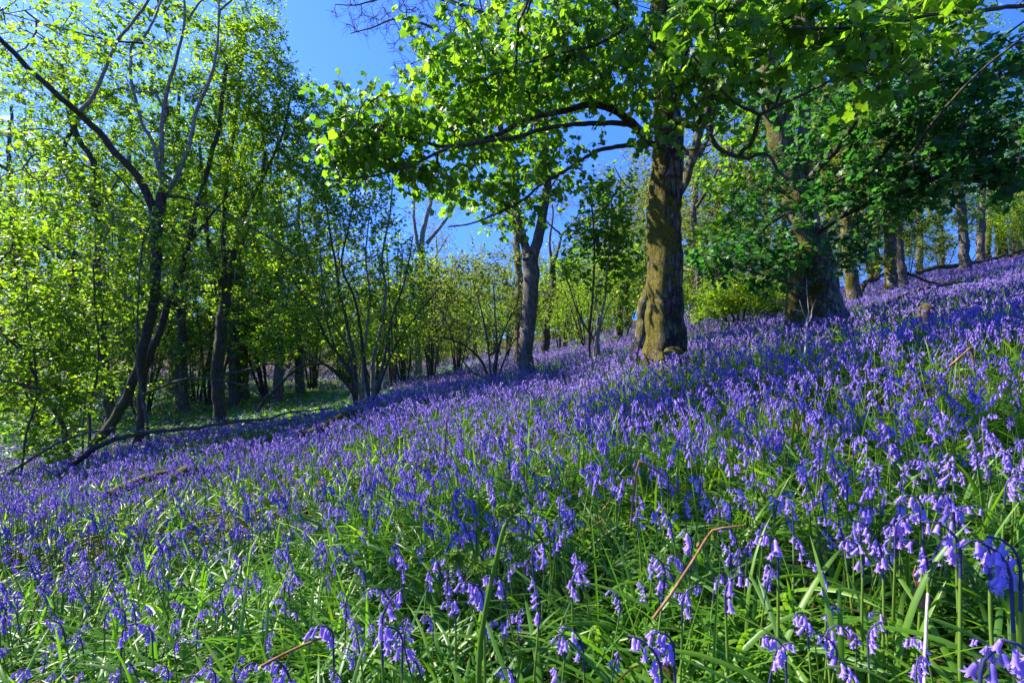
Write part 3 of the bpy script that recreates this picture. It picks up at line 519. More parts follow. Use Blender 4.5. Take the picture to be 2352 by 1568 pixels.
make_tree('hazel_tree', 'second dark stem leaning right behind the silvery stemmed tree', 'tree', org(322, 1006, 10.2),
          [lb(rooted([(322, 1006, 10.2), (327, 883, 10.2), (351, 805, 10.2), (384, 700, 10.2), (410, 638, 10.2), (432, 554, 10.2), (455, 470, 10.2), (475, 400, 10.2), (500, 300, 10.2), (520, 150, 10.2)]), .085, .035, 'trunk', 'bark_dark', flare=.15, bare=.4),
           lb(W([(432, 560, 10.2), (480, 500, 10.3), (530, 440, 10.4)]), .035, .012, 'limb', 'bark_dark'), lb(W([(384, 700, 10.2), (330, 640, 10.2), (270, 600, 10)]), .035, .012, 'limb', 'bark_dark')],
          blobs(rg, [(480, 380, 10.4, 120, 120, 1, 65), (540, 220, 10.4, 110, 120, 1, 55), (400, 600, 10.2, 120, 90, 1, 42), (300, 560, 10.2, 100, 90, 1, 33), (560, 480, 10.4, 90, 90, 1, 42)]), LEAF(T_OVL, 9, .066, droop=.3), 'twig', 'hazel', 52)
make_tree('hazel_sapling', 'slender silver sapling stem crossing in front of the dark leaning trunk', 'tree', org(336, 990, 9.0),
          [lb(rooted([(340, 985, 9.0), (330, 930, 9.0), (315, 828, 9.0), (318, 663, 9.0), (328, 560, 9.0), (345, 520, 9.0), (352, 480, 9.0)]), .024, .012, 'trunk', 'bark_grey', bare=.5),
           lb(W([(328, 552, 9), (318, 522, 8.9), (290, 512, 8.9), (250, 480, 8.8), (205, 445, 8.7)]), .016, .006, 'stem', 'bark_pale')],
          blobs(rg, [(300, 520, 8.9, 90, 60, .7, 27), (330, 650, 8.9, 70, 70, .6, 18)]), LEAF(T_OVL, 5, .08, droop=.3), 'twig_pale', 'hazel', 53)
make_tree('hazel_sapling', 'thin grey double stemmed sapling left of the silvery stemmed tree', 'tree', org(205, 1040, 9.0),
          [lb(rooted([(205, 1050, 9.0), (208, 930, 9.0), (222, 870, 9.0), (226, 780, 9.0), (218, 700, 9.0), (214, 600, 9.0)]), .03, .012, 'trunk', 'bark_grey', bare=.4),
           lb(W([(226, 770, 9), (234, 740, 9), (240, 660, 9)]), .018, .008, 'stem', 'bark_grey'), lb(rooted([(190, 1040, 9.0), (196, 900, 9.0), (200, 800, 9.0), (190, 700, 9.0)]), .022, .010, 'stem', 'bark_grey')],
          blobs(rg, [(220, 640, 9, 90, 80, .8, 37), (210, 760, 9, 80, 70, .7, 24)]), LEAF(T_OVL, 5, .08, droop=.3), 'twig', 'hazel', 54)
make_tree('hazel_tree', 'upright dark trunk between the grey sapling and the silvery stemmed tree', 'tree', org(252, 960, 11.5),
          [lb(rooted([(252, 965, 11.5), (248, 900, 11.5), (238, 828, 11.5), (229, 700, 11.5), (227, 590, 11.5), (226, 470, 11.5), (215, 380, 11.5), (170, 290, 11.3), (140, 150, 11.2)]), .125, .05, 'trunk', 'bark_dark', flare=.1, bare=.35),
           lb(W([(226, 500, 11.5), (200, 430, 11.4), (150, 360, 11.3), (165, 300, 11.3), (220, 220, 11.2)]), .07, .03, 'limb', 'bark_dark'),
           lb(W([(235, 800, 11.5), (270, 770, 11.4), (300, 750, 11.2), (340, 790, 11)]), .035, .012, 'limb', 'bark_dark'), lb(W([(232, 760, 11.5), (190, 720, 11.4), (140, 690, 11.2)]), .03, .01, 'limb', 'bark_dark')],
          blobs(rg, [(180, 250, 11.4, 190, 150, 1.3, 102), (120, 470, 11.4, 150, 110, 1.2, 74), (230, 440, 11.4, 130, 110, 1.2, 55), (160, 680, 11.4, 130, 90, 1.2, 52), (300, 700, 11.2, 90, 80, 1, 33), (60, 60, 11.5, 150, 130, 1.4, 65), (280, 860, 11.3, 70, 60, .8, 22)]), LEAF(T_OVL, 11, .066, droop=.25), 'twig', 'hazel', 55)
make_tree('hazel_tree', 'grey stem bending over to the left edge near the ground', 'tree', org(160, 1060, 8.4),
          [lb(rooted([(158, 1060, 8.4), (145, 990, 8.4), (128, 950, 8.3), (95, 905, 8.2), (37, 878, 8.0), (-40, 870, 7.8)]), .055, .02, 'trunk', 'bark_grey', bare=.3), lb(W([(95, 905, 8.2), (70, 840, 8.1), (20, 780, 8), (-40, 740, 8)]), .025, .01, 'limb', 'bark_dark'),
           lb(rooted([(48, 1090, 7.6), (60, 1000, 7.7), (85, 900, 7.8), (70, 760, 7.8), (60, 640, 7.8)]), .018, .007, 'stem', 'bark_dark')],
          blobs(rg, [(70, 800, 8.1, 130, 80, .9, 65), (60, 930, 8.0, 110, 60, .8, 42), (150, 870, 8.3, 90, 60, .8, 33), (60, 700, 8, 110, 70, .8, 37), (120, 1010, 8.0, 100, 40, .6, 20), (30, 560, 8, 90, 80, .8, 37)]), LEAF(T_OVL, 7, .085, droop=.25), 'twig', 'hazel', 56)
make_tree('hazel_tree', 'dark trunk that divides low into several upright mossy limbs', 'tree', org(505, 973, 11.2),
          [lb(rooted([(505, 973, 11.2), (503, 900, 11.2), (502, 846, 11.2), (508, 755, 11.2), (515, 690, 11.2)]), .135, .115, 'trunk', 'bark_dark', flare=.12, bare=.8),
           lb(W([(513, 700, 11.2), (505, 627, 11.2), (490, 590, 11.2), (476, 535, 11.2), (470, 450, 11.2), (460, 330, 11.2)]), .075, .03, 'limb', 'bark_dark'), lb(W([(520, 700, 11.2), (531, 627, 11.2), (540, 575, 11.2), (564, 545, 11.2), (590, 480, 11.2), (610, 350, 11.2)]), .08, .03, 'limb', 'bark_dark'),
           lb(W([(515, 680, 11.2), (515, 600, 11.2), (512, 540, 11.2), (520, 430, 11.2), (545, 250, 11.2), (560, 100, 11.2)]), .06, .025, 'limb', 'bark_dark'), lb(W([(540, 580, 11.2), (560, 500, 11.2), (640, 330, 11.2), (670, 220, 11.2)]), .05, .02, 'limb', 'bark_dark'),
           lb(W([(503, 860, 11.2), (560, 850, 10.8), (620, 835, 10.4), (700, 845, 10.2)]), .03, .01, 'limb', 'bark_dark')],
          blobs(rg, [(540, 120, 11.4, 90, 110, 1.2, 83), (600, 250, 11.4, 110, 90, 1.2, 102), (660, 330, 11.3, 80, 80, 1.0, 74), (520, 330, 11.4, 120, 100, 1.2, 65), (590, 430, 11.3, 110, 90, 1.1, 74), (450, 500, 11.3, 90, 90, 1, 42), (600, 590, 11.2, 90, 70, 1, 46), (470, 680, 11.2, 70, 60, .9, 22), (600, 700, 11, 90, 60, .9, 33), (580, 0, 11.5, 60, 60, 1, 37), (690, 250, 11.4, 50, 60, .9, 36), (730, 320, 11.3, 50, 60, .9, 40), (740, 410, 11.2, 60, 60, .9, 40), (640, 180, 11.4, 50, 60, .9, 36), (600, 90, 11.5, 50, 60, .9, 36), (640, 790, 10.6, 80, 40, .8, 22)]), LEAF(T_OVL, 12, .064, droop=.2), 'twig', 'hazel', 57)

# ---- hazel coppice stool, centre left ------------------------------------------
hz = [([(810, 902), (778, 862), (713, 815), (657, 796), (600, 810)], .045, .012, 'bark_dark'), ([(812, 900), (798, 842), (753, 782), (713, 701), (669, 632), (640, 560)], .045, .012, 'bark_dark'),
      ([(818, 900), (810, 802), (786, 701), (770, 600), (750, 480), (740, 380)], .05, .014, 'bark_grey'), ([(856, 910), (858, 822), (880, 721), (887, 661), (878, 612), (882, 560), (894, 500), (900, 440), (905, 380)], .05, .014, 'bark_pale'),
      ([(846, 905), (826, 741), (814, 681), (786, 612), (800, 520), (820, 420)], .045, .012, 'bark_dark'), ([(862, 905), (880, 830), (898, 741), (931, 641), (950, 540)], .045, .012, 'bark_grey'),
      ([(835, 905), (838, 800), (850, 690), (840, 580), (850, 470)], .04, .012, 'bark_pale'), ([(826, 905), (770, 800), (740, 690), (700, 560), (690, 460)], .035, .010, 'bark_grey'), ([(868, 905), (905, 800), (960, 720), (1010, 660)], .035, .010, 'bark_dark'), ([(815, 905), (800, 800), (765, 740), (740, 640), (735, 560)], .03, .010, 'bark_grey')]
make_tree('hazel_bush', 'many stemmed hazel coppice with one sinuous silvery stem left of the forked tree', 'tree', org(835, 910, 11.0),
          [lb(rooted([(x, y, 11.0 + .12 * (i % 4 - 1.5)) for x, y in p], .1), a, b, 'stem', m, bare=.3) for i, (p, a, b, m) in enumerate(hz)],
          blobs(rg, [(700, 620, 11, 90, 90, 1.1, 74), (780, 500, 11, 100, 90, 1.1, 83), (860, 520, 11, 80, 100, 1.0, 65), (730, 740, 10.8, 90, 60, 1, 55), (830, 680, 11, 90, 80, 1, 55), (930, 620, 11, 70, 70, 1, 42), (640, 790, 10.6, 70, 40, .8, 33), (950, 720, 11, 70, 60, .9, 33), (760, 400, 11.3, 80, 60, 1, 42), (880, 800, 10.9, 80, 50, .8, 20), (850, 420, 11.2, 70, 50, .9, 27)]),
          LEAF(T_OVL, 7, .075, droop=.2), 'twig', 'hazel', 61)
hz2 = [([(1120, 872), (1108, 834), (1084, 806), (1043, 782), (990, 770)], .05, .012), ([(1126, 872), (1140, 802), (1136, 701), (1130, 640)], .04, .012), ([(1134, 872), (1150, 780), (1185, 700), (1200, 640)], .035, .010), ([(1128, 872), (1120, 780), (1100, 690), (1080, 620)], .035, .010), ([(1138, 872), (1170, 800), (1220, 740), (1260, 690)], .03, .010), ([(1122, 872), (1080, 850), (1050, 800), (1020, 720)], .03, .010)]
make_tree('hazel_bush', 'spreading hazel coppice left of the forked tree trunk', 'tree', org(1128, 874, 11.6), [lb(rooted([(x, y, 11.6) for x, y in p], .1), a, b, 'stem', 'bark_dark' if i % 2 == 0 else 'bark_grey', bare=.3) for i, (p, a, b) in enumerate(hz2)],
          blobs(rg, [(1060, 680, 11.8, 90, 70, 1.1, 74), (1130, 610, 11.8, 90, 60, 1.1, 65), (1010, 760, 11.6, 80, 40, .9, 37), (1180, 690, 11.5, 70, 60, .8, 37), (1110, 760, 11.6, 90, 40, 1, 33), (1240, 680, 11.4, 50, 40, .7, 14), (1000, 640, 12, 70, 60, 1, 37)]), LEAF(T_OVL, 7, .07, droop=.2), 'twig_pale', 'oak', 62)
# saplings between the forked tree and the sycamore
make_tree('hazel_sapling', 'group of thin pale and dark sapling stems between forked tree and sycamore', 'tree', org(1368, 842, 9.8),
          [lb(rooted([(x, y, d) for x, y in p], .1), a, b, 'stem', m, bare=.35) for p, d, a, b, m in [
              ([(1374, 840), (1370, 782), (1380, 730), (1390, 677), (1396, 600), (1402, 540), (1405, 460)], 9.8, .032, .012, 'bark_pale'), ([(1354, 844), (1354, 761), (1362, 681), (1366, 600), (1364, 520), (1355, 440)], 9.9, .035, .014, 'bark_dark'),
              ([(1370, 842), (1368, 790), (1342, 745), (1321, 701), (1309, 665), (1290, 600)], 9.8, .028, .010, 'bark_dark'), ([(1382, 842), (1376, 770), (1400, 700), (1440, 650)], 9.8, .022, .008, 'bark_pale'), ([(1366, 842), (1366, 800), (1372, 720), (1360, 660)], 9.7, .02, .008, 'bark_pale')]],
          blobs(rg, [(1390, 480, 9.9, 70, 80, .9, 65), (1350, 560, 9.9, 60, 60, .8, 27), (1430, 560, 9.9, 50, 70, .8, 33), (1320, 620, 9.8, 50, 40, .7, 14), (1420, 650, 9.6, 60, 40, .6, 13)]), LEAF(T_SYC, 5, .085, droop=.4), 'twig', 'syc', 63)
# bright hazel bush under the sycamore skirt
hb = [[(1690, 768), (1676, 745), (1647, 719), (1614, 719), (1581, 745)], [(1695, 768), (1680, 720), (1650, 680), (1620, 660)], [(1698, 768), (1696, 710), (1690, 660), (1680, 640)], [(1702, 768), (1712, 710), (1725, 670), (1735, 645)], [(1706, 768), (1735, 720), (1765, 690), (1790, 670)], [(1708, 768), (1745, 745), (1785, 715), (1805, 700)], [(1693, 768), (1665, 730), (1630, 700), (1600, 690)]]
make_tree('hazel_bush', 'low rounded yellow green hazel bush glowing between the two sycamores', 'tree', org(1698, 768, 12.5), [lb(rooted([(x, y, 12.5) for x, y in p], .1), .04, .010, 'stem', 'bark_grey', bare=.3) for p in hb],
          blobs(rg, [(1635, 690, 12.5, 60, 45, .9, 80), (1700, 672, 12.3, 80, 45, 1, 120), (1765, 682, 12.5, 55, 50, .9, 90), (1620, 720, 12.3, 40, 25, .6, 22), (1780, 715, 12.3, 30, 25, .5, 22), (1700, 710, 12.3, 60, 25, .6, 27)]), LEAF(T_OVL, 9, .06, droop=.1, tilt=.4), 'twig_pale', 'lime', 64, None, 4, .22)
# small far coppices
for k, (px, py, d, hgt, lab) in enumerate([(990, 862, 15.5, 4.0, 'small multi stemmed hazel on the shaded bank right of the sinuous coppice'), (905, 872, 14.5, 4.5, 'leafy hazel clump just right of the sinuous stemmed coppice'), (1490, 800, 14, 3.2, 'low tangled hazel beside the pale leaning trunk')]):
    rr = np.random.default_rng(70 + k); o_ = org(px, py, d); L_ = []
    for s in range(7):
        a = rr.uniform(0, 6.28); sp = rr.uniform(.3, 1.1) * hgt * .35
        L_.append(lb([o_ + [0.06 * math.cos(a), .06 * math.sin(a), -.1], o_ + [.3 * sp * math.cos(a), .3 * sp * math.sin(a), hgt * .35], o_ + [.7 * sp * math.cos(a), .7 * sp * math.sin(a), hgt * .7], o_ + [sp * math.cos(a), sp * math.sin(a), hgt]], .035, .01, 'stem', 'bark_grey' if s % 2 else 'bark_dark', bare=.3))
    v = unit(rr.normal(0, 1, (150, 3))) * rr.random((150, 1)) ** .4 * np.array([hgt * .4, hgt * .4, hgt * .38]) + o_ + [0, 0, hgt * .66]
    make_tree('hazel_bush', lab, 'tree', o_, L_, v, LEAF(T_OVL, 6, .075, droop=.2), 'twig', 'hazel', 80 + k)

# unseen tree added on the left so its thin crown dapples the foreground
o_ = np.array([-6.6, 4.3, float(gz(-6.6, 4.3))]); rr = np.random.default_rng(88)
v = unit(rr.normal(0, 1, (150, 3))) * rr.random((150, 1)) ** .45 * np.array([2.9, 2.1, 1.1]) + [-4.7, 4.5, 7.3]
v = v[vnoise(v[:, 0], v[:, 1], 77, .7) > .38]
make_tree('sycamore_tree', 'thin crowned sycamore added out of view on the left to dapple the near flowers', 'tree', o_,
          [lb([o_ - [0, 0, .2], o_ + [.1, 0, 2], o_ + [.2, .1, 4.2], o_ + [.5, .2, 6.4], o_ + [1.0, .3, 8.2]], .12, .04, 'trunk', 'bark_syc', flare=.2, bare=.7),
           lb([o_ + [.4, .1, 5.8], o_ + [1.2, .2, 7.2], o_ + [3.2, .4, 8.4]], .05, .015, 'limb', 'bark_syc')], v, LEAF(T_SYC, 5, .10, droop=.6, tilt=.7), 'bark_dark', 'syc', 89)

# ---- background trees: a few kinds, each planted many times ---------------------
def proto(kind, seed):
    rr = np.random.default_rng(seed); Z = np.zeros(3)
    if kind == 'hazel':
        L_ = []
        for s in range(8):
            a = rr.uniform(0, 6.28); sp = rr.uniform(.4, 2.3); h = rr.uniform(3.8, 6.0); q = np.array([math.cos(a), math.sin(a), 0])
            L_.append(lb([q * .1 + [0, 0, -.2], q * sp * .35 + [0, 0, h * .35], q * sp * .7 + [0, 0, h * .72], q * sp + [0, 0, h]], .05, .012, 'stem', 'bark_dark', bare=.25))
        v = unit(rr.normal(0, 1, (340, 3))) * rr.random((340, 1)) ** .42 * np.array([2.8, 2.8, 2.9]) + [0, 0, 3.2]
        return make_tree('hazel_bush', 'x', 'tree', Z, L_, v, LEAF(T_OVL, 7, .075, droop=.15, tilt=.6), 'twig', 'hazel', seed, None, 4, .4)
    if kind in ('oak', 'beech', 'ash'):
        H = {'oak': 11, 'beech': 14, 'ash': 13}[kind]
        L_ = [lb([Z - [0, 0, .3], np.array([.1, 0, H * .25]), np.array([-.1, .1, H * .5]), np.array([.15, 0, H * .75]), np.array([.1, -.1, H * .95])], .24, .05, 'trunk', 'bark_grey', flare=.2, bare=.3)]
        for s in range(9):
            a = s * 2.4 + rr.uniform(-.4, .4); h = H * rr.uniform(.16, .75); ln = rr.uniform(2.0, 3.8) * (1.2 - .5 * h / H); q = np.array([math.cos(a), math.sin(a), 0])
            L_.append(lb([np.array([0, 0, h]), q * ln * .4 + [0, 0, h + .5], q * ln * .75 + [0, 0, h + 1.0], q * ln + [0, 0, h + rr.uniform(.7, 1.9)]], .09, .02, 'limb', 'bark_grey', bare=.2))
        n = 420
        v = unit(rr.normal(0, 1, (n, 3))) * rr.random((n, 1)) ** .42 * np.array([3.7, 3.7, H * .44]) + [0, 0, H * .57]
        v = v[vnoise(v[:, 0] + 9 * v[:, 2], v[:, 1] - 7 * v[:, 2], seed, 1.6) > .33]
        lf = {'oak': ('oak', 6, .13), 'beech': ('beech', 9, .095), 'ash': ('oak', 2, .11)}[kind]
        return make_tree(kind + '_tree', 'x', 'tree', Z, L_, v, LEAF(T_OVL if kind == 'beech' else T_DIA, lf[1], lf[2], droop=.1, tilt=.55), 'twig', lf[0], seed, None, 4, .6, .004)
PROT = {k: [proto(k, s) for s in ss] for k, ss in dict(hazel=(201, 202, 203), oak=(211, 212), beech=(221, 222), ash=(231,)).items()}
used = set()
def plant(kind, i, x, y, scale, rz, label, group):
    src = PROT[kind][i % len(PROT[kind])]
    first = src.name not in used
    if first: used.add(src.name); r = src
    else:
        r = src.copy(); COL.objects.link(r)
        for ch in list(src.children):
            c = ch.copy(); COL.objects.link(c); c.parent = r
    r.location = (x, y, float(gz(x, y)) - .05); r.rotation_euler = (0, 0, rz); r.scale = (scale * (1 + .1 * math.sin(rz * 7)), scale, scale * (1 + .12 * math.cos(rz * 5)))
    r['label'] = label; r['group'] = group
    return r
rr = np.random.default_rng(300)
def D2(px, d): return (px - 1176.0) / F * d, d
# left wood
for k, (px, d, kind, s) in enumerate([(420, 16.5, 'beech', .92), (30, 17, 'beech', .8), (170, 17.5, 'beech', .85), (290, 18.5, 'beech', .9), (540, 18, 'beech', .85), (640, 17.5, 'beech', .72), (100, 14, 'hazel', .8), (330, 16, 'hazel', .85), (450, 20, 'hazel', 1.0), (230, 22, 'oak', 1.1), (60, 23, 'oak', 1.1), (0, 28, 'oak', 1.2), (180, 30, 'hazel', 1.3),  (400, 22, 'beech', 1.0), (560, 21, 'beech', .95), (690, 20, 'oak', .8), (330, 29, 'oak', 1.2), (500, 28, 'beech', 1.1), (640, 28, 'oak', .95), (480, 18, 'hazel', 1.1), (620, 19, 'hazel', 1.1), (720, 23, 'hazel', 1.1), (800, 27, 'hazel', 1.2), (540, 25, 'hazel', 1.2), (-40, 32, 'oak', 1.3), (200, 36, 'oak', 1.2), (420, 38, 'oak', 1.2), (580, 40, 'oak', 1.2), (720, 40, 'oak', 1.1)]):
    x, y = D2(px, d)
    plant(kind, k, x, y, s, rr.uniform(0, 6.28), {'hazel': 'leafy hazel clump packed among the trees of the left hand thicket', 'beech': 'tall fresh leafed tree rising at the back of the left hand thicket', 'oak': 'yellowish leafed tree far back in the left hand thicket'}[kind], {'hazel': 'hazels in the left thicket', 'beech': 'tall trees behind the left thicket', 'oak': 'yellowish trees behind the left thicket'}[kind])
# centre wood
for k, (px, d, kind, s) in enumerate([(860, 24, 'hazel', .9), (930, 17, 'hazel', .75), (1050, 19, 'hazel', .75), (1160, 23, 'hazel', .85), (1290, 21, 'hazel', .8), (1350, 16, 'hazel', .62), (1430, 19, 'hazel', .85), (1000, 30, 'oak', .72), (1090, 34, 'oak', .78), (1200, 38, 'oak', .75), (1330, 36, 'oak', .72), (880, 36, 'oak', .85), (1420, 28, 'oak', .8), (1500, 24, 'oak', .85), (780, 33, 'oak', .9), (1270, 48, 'oak', .9), (1120, 50, 'oak', .95), (980, 50, 'oak', .9), (1400, 45, 'oak', 1.0), (1480, 40, 'oak', 1.1)] + [(820 + 62 * q, 30 + (q * 7) % 11, 'hazel', .85 + .1 * (q % 3)) for q in range(11)]):
    x, y = D2(px, d)
    plant(kind, k, x, y, s, rr.uniform(0, 6.28), {'hazel': 'thin leaved hazel among the undergrowth beyond the forked tree', 'oak': 'olive leafed oak in the far wood behind the forked tree'}[kind], {'hazel': 'hazels beyond the forked tree', 'oak': 'oaks in the far wood'}[kind])
# right wood
for k, (px, d, kind, s) in enumerate([(1600, 17, 'oak', .75), (1650, 21, 'oak', .9), (1730, 20, 'beech', .8), (1800, 24, 'oak', .9), (1870, 19, 'beech', .8), (1590, 30, 'oak', 1.1), (1760, 32, 'oak', 1.0), (1900, 28, 'oak', .95), (1960, 24, 'beech', .8), (2010, 30, 'oak', .9), (2110, 33, 'ash', .9), (2160, 36, 'beech', .9), (2060, 38, 'oak', .9), (2250, 34, 'beech', .9), (2350, 30, 'oak', .9), (2440, 26, 'beech', .9)] + [(1600 + 50 * q, 26 + (q * 5) % 9, 'hazel', .55 + .1 * (q % 3)) for q in range(9)] + [(2085, 23, 'hazel', .42), (2160, 25, 'hazel', .36), (2320, 23.5, 'hazel', .4), (2390, 22, 'hazel', .5)]):
    x, y = D2(px, d)
    plant(kind, k, x, y, s, rr.uniform(0, 6.28), {'hazel': 'low leafy shrub along the crest and wood behind the double sycamore', 'oak': 'olive leafed tree in the wood behind the double trunked sycamore', 'beech': 'bright leafed beech in the wood behind the double trunked sycamore', 'ash': 'thin leafed grey tree on the skyline behind the sunlit trunks'}[kind], {'hazel': 'shrubs behind the double sycamore', 'oak': 'olive trees behind the double sycamore', 'beech': 'beeches behind the double sycamore', 'ash': 'grey trees on the skyline'}[kind])
# the wood far beyond reads as one mass
fa = Acc(); fr_ = np.random.default_rng(400)
for k in range(70):
    px = fr_.uniform(-300, 1900); d = fr_.uniform(58, 95); x, y = D2(px, d); h = fr_.uniform(6, 11); z0 = float(gz(x, y))
    n = 420; v = unit(fr_.normal(0, 1, (n, 3))) * fr_.random((n, 1)) ** .33 * np.array([4.2, 4.2, h * .5]) + [x, y, z0 + h * .5]
    nn = fr_.normal(0, .6, (n, 3)) + [0, 0, 1]
    scatter(fa, DIA, DIA_F, v, fr_.normal(0, 1, (n, 3)), nn, fr_.uniform(.5, 1.0, n), 0)
tag(link('far_woodland', fa.mesh('far_woodland', [M['oak']])), 'distant olive green woodland closing the valley beyond the trees', 'woodland', None, 'stuff')
# ------------------------------------------------------------------ bluebells
MB_ = [M['petal'], M['stalk'], M['bud']]
def bell_geo(cols, lod):
    """one nodding bell of unit length on its short curved pedicel; origin on the stalk, the bell hangs down"""
    a = Acc(); nc = cols
    px, pz = .32, -.06
    if lod == 0:
        tube(a, [(0, 0, 0), (.16, 0, .08), (.28, 0, .04), (px, 0, pz)], .035, 4, 2, None, False)
    if lod <= 1:
        th = np.arange(2 * nc) / (2 * nc) * 2 * math.pi
        ev = (np.arange(2 * nc) % 2 == 0)
        rings = [(0, .035, .035), (-.07, .115, .115), (-.36, .15, .14), (-.64, .165, .15), (-.80, .215, .165)] if lod == 0 else [(0, .05, .05), (-.10, .13, .13), (-.78, .21, .17)]
        v = []
        for z, re, ro in rings:
            r = np.where(ev, re, ro); v.append(np.stack([px + r * np.cos(th) - .10 * z * 1.0, r * np.sin(th), np.full(2 * nc, pz + z)], -1))
        v = np.vstack(v); k = 2 * nc; n = len(rings)
        i = np.arange(n - 1)[:, None] * k + np.arange(k); j = np.arange(n - 1)[:, None] * k + (np.arange(k) + 1) % k
        q = np.stack([i, i + k, j + k, j], -1).reshape(-1, 4)
        te = th[::2]; tv = []; f3 = []; f4 = []
        b = len(v); last = (n - 1) * k
        for m in range(nc):
            for dt, r, z in ((-.2, .31, -.92), (.2, .31, -.92), (0, .45, -.83)):
                tv.append((px + .09 + r * math.cos(te[m] + dt), r * math.sin(te[m] + dt), pz + z))
            o, e, p = last + (2 * m - 1) % k, last + 2 * m, last + (2 * m + 1) % k
            f3 += [(o, b + 3 * m, e), (e, b + 3 * m + 1, p)]; f4.append((e, b + 3 * m, b + 3 * m + 2, b + 3 * m + 1))
        a.add(np.vstack([v, tv]), [q, np.array(f3), np.array(f4)], 0)
    else:
        th = np.arange(nc) / nc * 2 * math.pi + .4; v = [(px * .6, 0, 0)]
        for t in th: v.append((px + .24 * math.cos(t), .24 * math.sin(t), -.55))
        for t in th: v.append((px + .06 + .42 * math.cos(t), .42 * math.sin(t), -.95))
        f3 = [(0, 1 + m, 1 + (m + 1) % nc) for m in range(nc)]; f4 = [(1 + m, 1 + nc + m, 1 + nc + (m + 1) % nc, 1 + (m + 1) % nc) for m in range(nc)]
        a.add(v, [np.array(f3), np.array(f4)] if lod == 2 else [np.array([(0, 1 + nc + m, 1 + nc + (m + 1) % nc) for m in range(nc)])], 0)
    return a
BELL = [bell_geo(6, 0), bell_geo(5, 1), bell_geo(3, 2), bell_geo(3, 3)]

def plant_plan(seed):
    """stalk polyline and bell placements (point, yaw, size) for one flowering stem; arches towards +x"""
    r = np.random.default_rng(seed); h = r.uniform(.29, .40); n = 22
    t = np.linspace(0, 1, n); bend = r.uniform(.9, 2.5); start = r.uniform(.76, .86)
    ang = np.where(t > start, bend * ((t - start) / (1 - start)) ** 1.25, 0) + .05 * np.sin(3 * t + r.uniform(0, 6)) * t
    d = np.stack([np.sin(ang), .05 * np.sin(4 * t + r.uniform(0, 6)), np.cos(ang)], -1) * h / (n - 1)
    p = np.concatenate([[[0, 0, -.02]], np.cumsum(d, 0)])
    k = int(r.integers(5, 11)); bl = []
    for m in range(k):
        s = start - .03 + (1.0 - start + .03) * (m + .3) / k
        f = s * n; i = int(min(f, n - 1)); q = p[i] + (p[i + 1] - p[i]) * (f - i)
        yaw = r.normal(0, .5) + (1 if m % 2 else -1) * r.uniform(.2, 1.5); size = r.uniform(.018, .023) * (1 - .30 * (m / k) ** 2)
        bl.append((q, yaw, size, r.uniform(-.15, .55)))
    return p, bl
def rotz(a): c, s = math.cos(a), math.sin(a); return np.array([[c, -s, 0], [s, c, 0], [0, 0, 1]])
def roty(a): c, s = math.cos(a), math.sin(a); return np.array([[c, 0, s], [0, 1, 0], [-s, 0, c]])
def stalk_geo(p, k, step, r0=.0034):
    a = Acc(); q = p[::step]; q = q if np.allclose(q[-1], p[-1]) else np.vstack([q, p[-1]])
    rad = np.linspace(r0, r0 * .45, len(q)); c = max(2, int(len(q) * .68))
    tube(a, q[:c + 1], rad[:c + 1], k, 1, None, False); tube(a, q[c:], rad[c:], k, 2, None, True)
    return a
def plant_geo(seed, lod):
    p, bl = plant_plan(seed); a = Acc()
    if lod < 3:
        s = stalk_geo(p, 4 if lod == 1 else 3, 3 if lod == 1 else 7)
        for v in s.v: pass
        o = 0
        a.v += s.v; a.f += s.f; a.n = s.n
    B = BELL[lod]; bv = np.concatenate(B.v)
    for m, (q, yaw, size, tl) in enumerate(bl):
        if lod == 3 and m % 2: continue
        sz = size * (1.0, 1.08, 1.15, 1.6)[lod]
        v = bv * sz @ roty(-tl).T @ rotz(yaw).T + q
        o = a.n; a.v.append(v); a.f += [(f + o, mt) for f, mt in B.f]; a.n += len(v)
    return a
def stamp(acc, geo, pos, yaw, tx, ty, sc):
    """many copies of a geometry at once"""
    if not len(pos): return
    v = np.concatenate(geo.v); n = len(pos)
    c, s = np.cos(yaw)[:, None], np.sin(yaw)[:, None]
    w = np.stack([v[None, :, 0] * c - v[None, :, 1] * s, v[None, :, 0] * s + v[None, :, 1] * c, np.repeat(v[None, :, 2], n, 0)], -1) * sc[:, None, None]
    w[..., 0] += w[..., 2] * tx[:, None]; w[..., 1] += w[..., 2] * ty[:, None]
    w += pos[:, None, :]
    o = acc.n; acc.v.append(w.reshape(-1, 3)); acc.n += n * len(v)
    off = (np.arange(n) * len(v))[:, None, None] + o
    for f, m in geo.f: acc.f.append(((np.asarray(f)[None] + off).reshape(-1, f.shape[1]), m))

def field(rng, y0, y1, dens, margin=.35):
    n = int(dens * (1.08 * (y1 ** 2 - y0 ** 2) + 2 * margin * (y1 - y0)))
    y = np.sqrt(rng.uniform(y0 ** 2, y1 ** 2, n)); x = rng.uniform(-1, 1, n) * (1.08 * y + margin)
    return x, y
def flower_mask(x, y):
    """where bluebells grow: thick on the slope, thin in the leafy hollow on the left, gappy close by"""
    f = .38 + .8 * vnoise(x, y, 5, .5) + .75 * (vnoise(x, y, 6, 1.7) - .2)
    for tx, ty, tr in ((2.23, 6.85, .55), (5.8, 8.9, .9), (.31, 10.5, .4)): f = f * np.clip(np.hypot(x - tx, y - ty) / tr - .35, .12, 1)
    near = np.clip((y - 1.0) / 2.4, 0, 1); f = f - (1 - near) * (.5 * vnoise(x, y, 7, .45) - .02)
    hollow = 1 / (1 + np.exp(-(-x - 3.2 - .0 * y) * 2.5)) / (1 + np.exp(-(y - 10.2) * 1.6))
    back = 1 / (1 + np.exp(-(y - 19 - 2.5 * np.sin(.5 * x)) * .9))
    f = f * (1 - .93 * hollow * (1 - .8 * back))
    return f
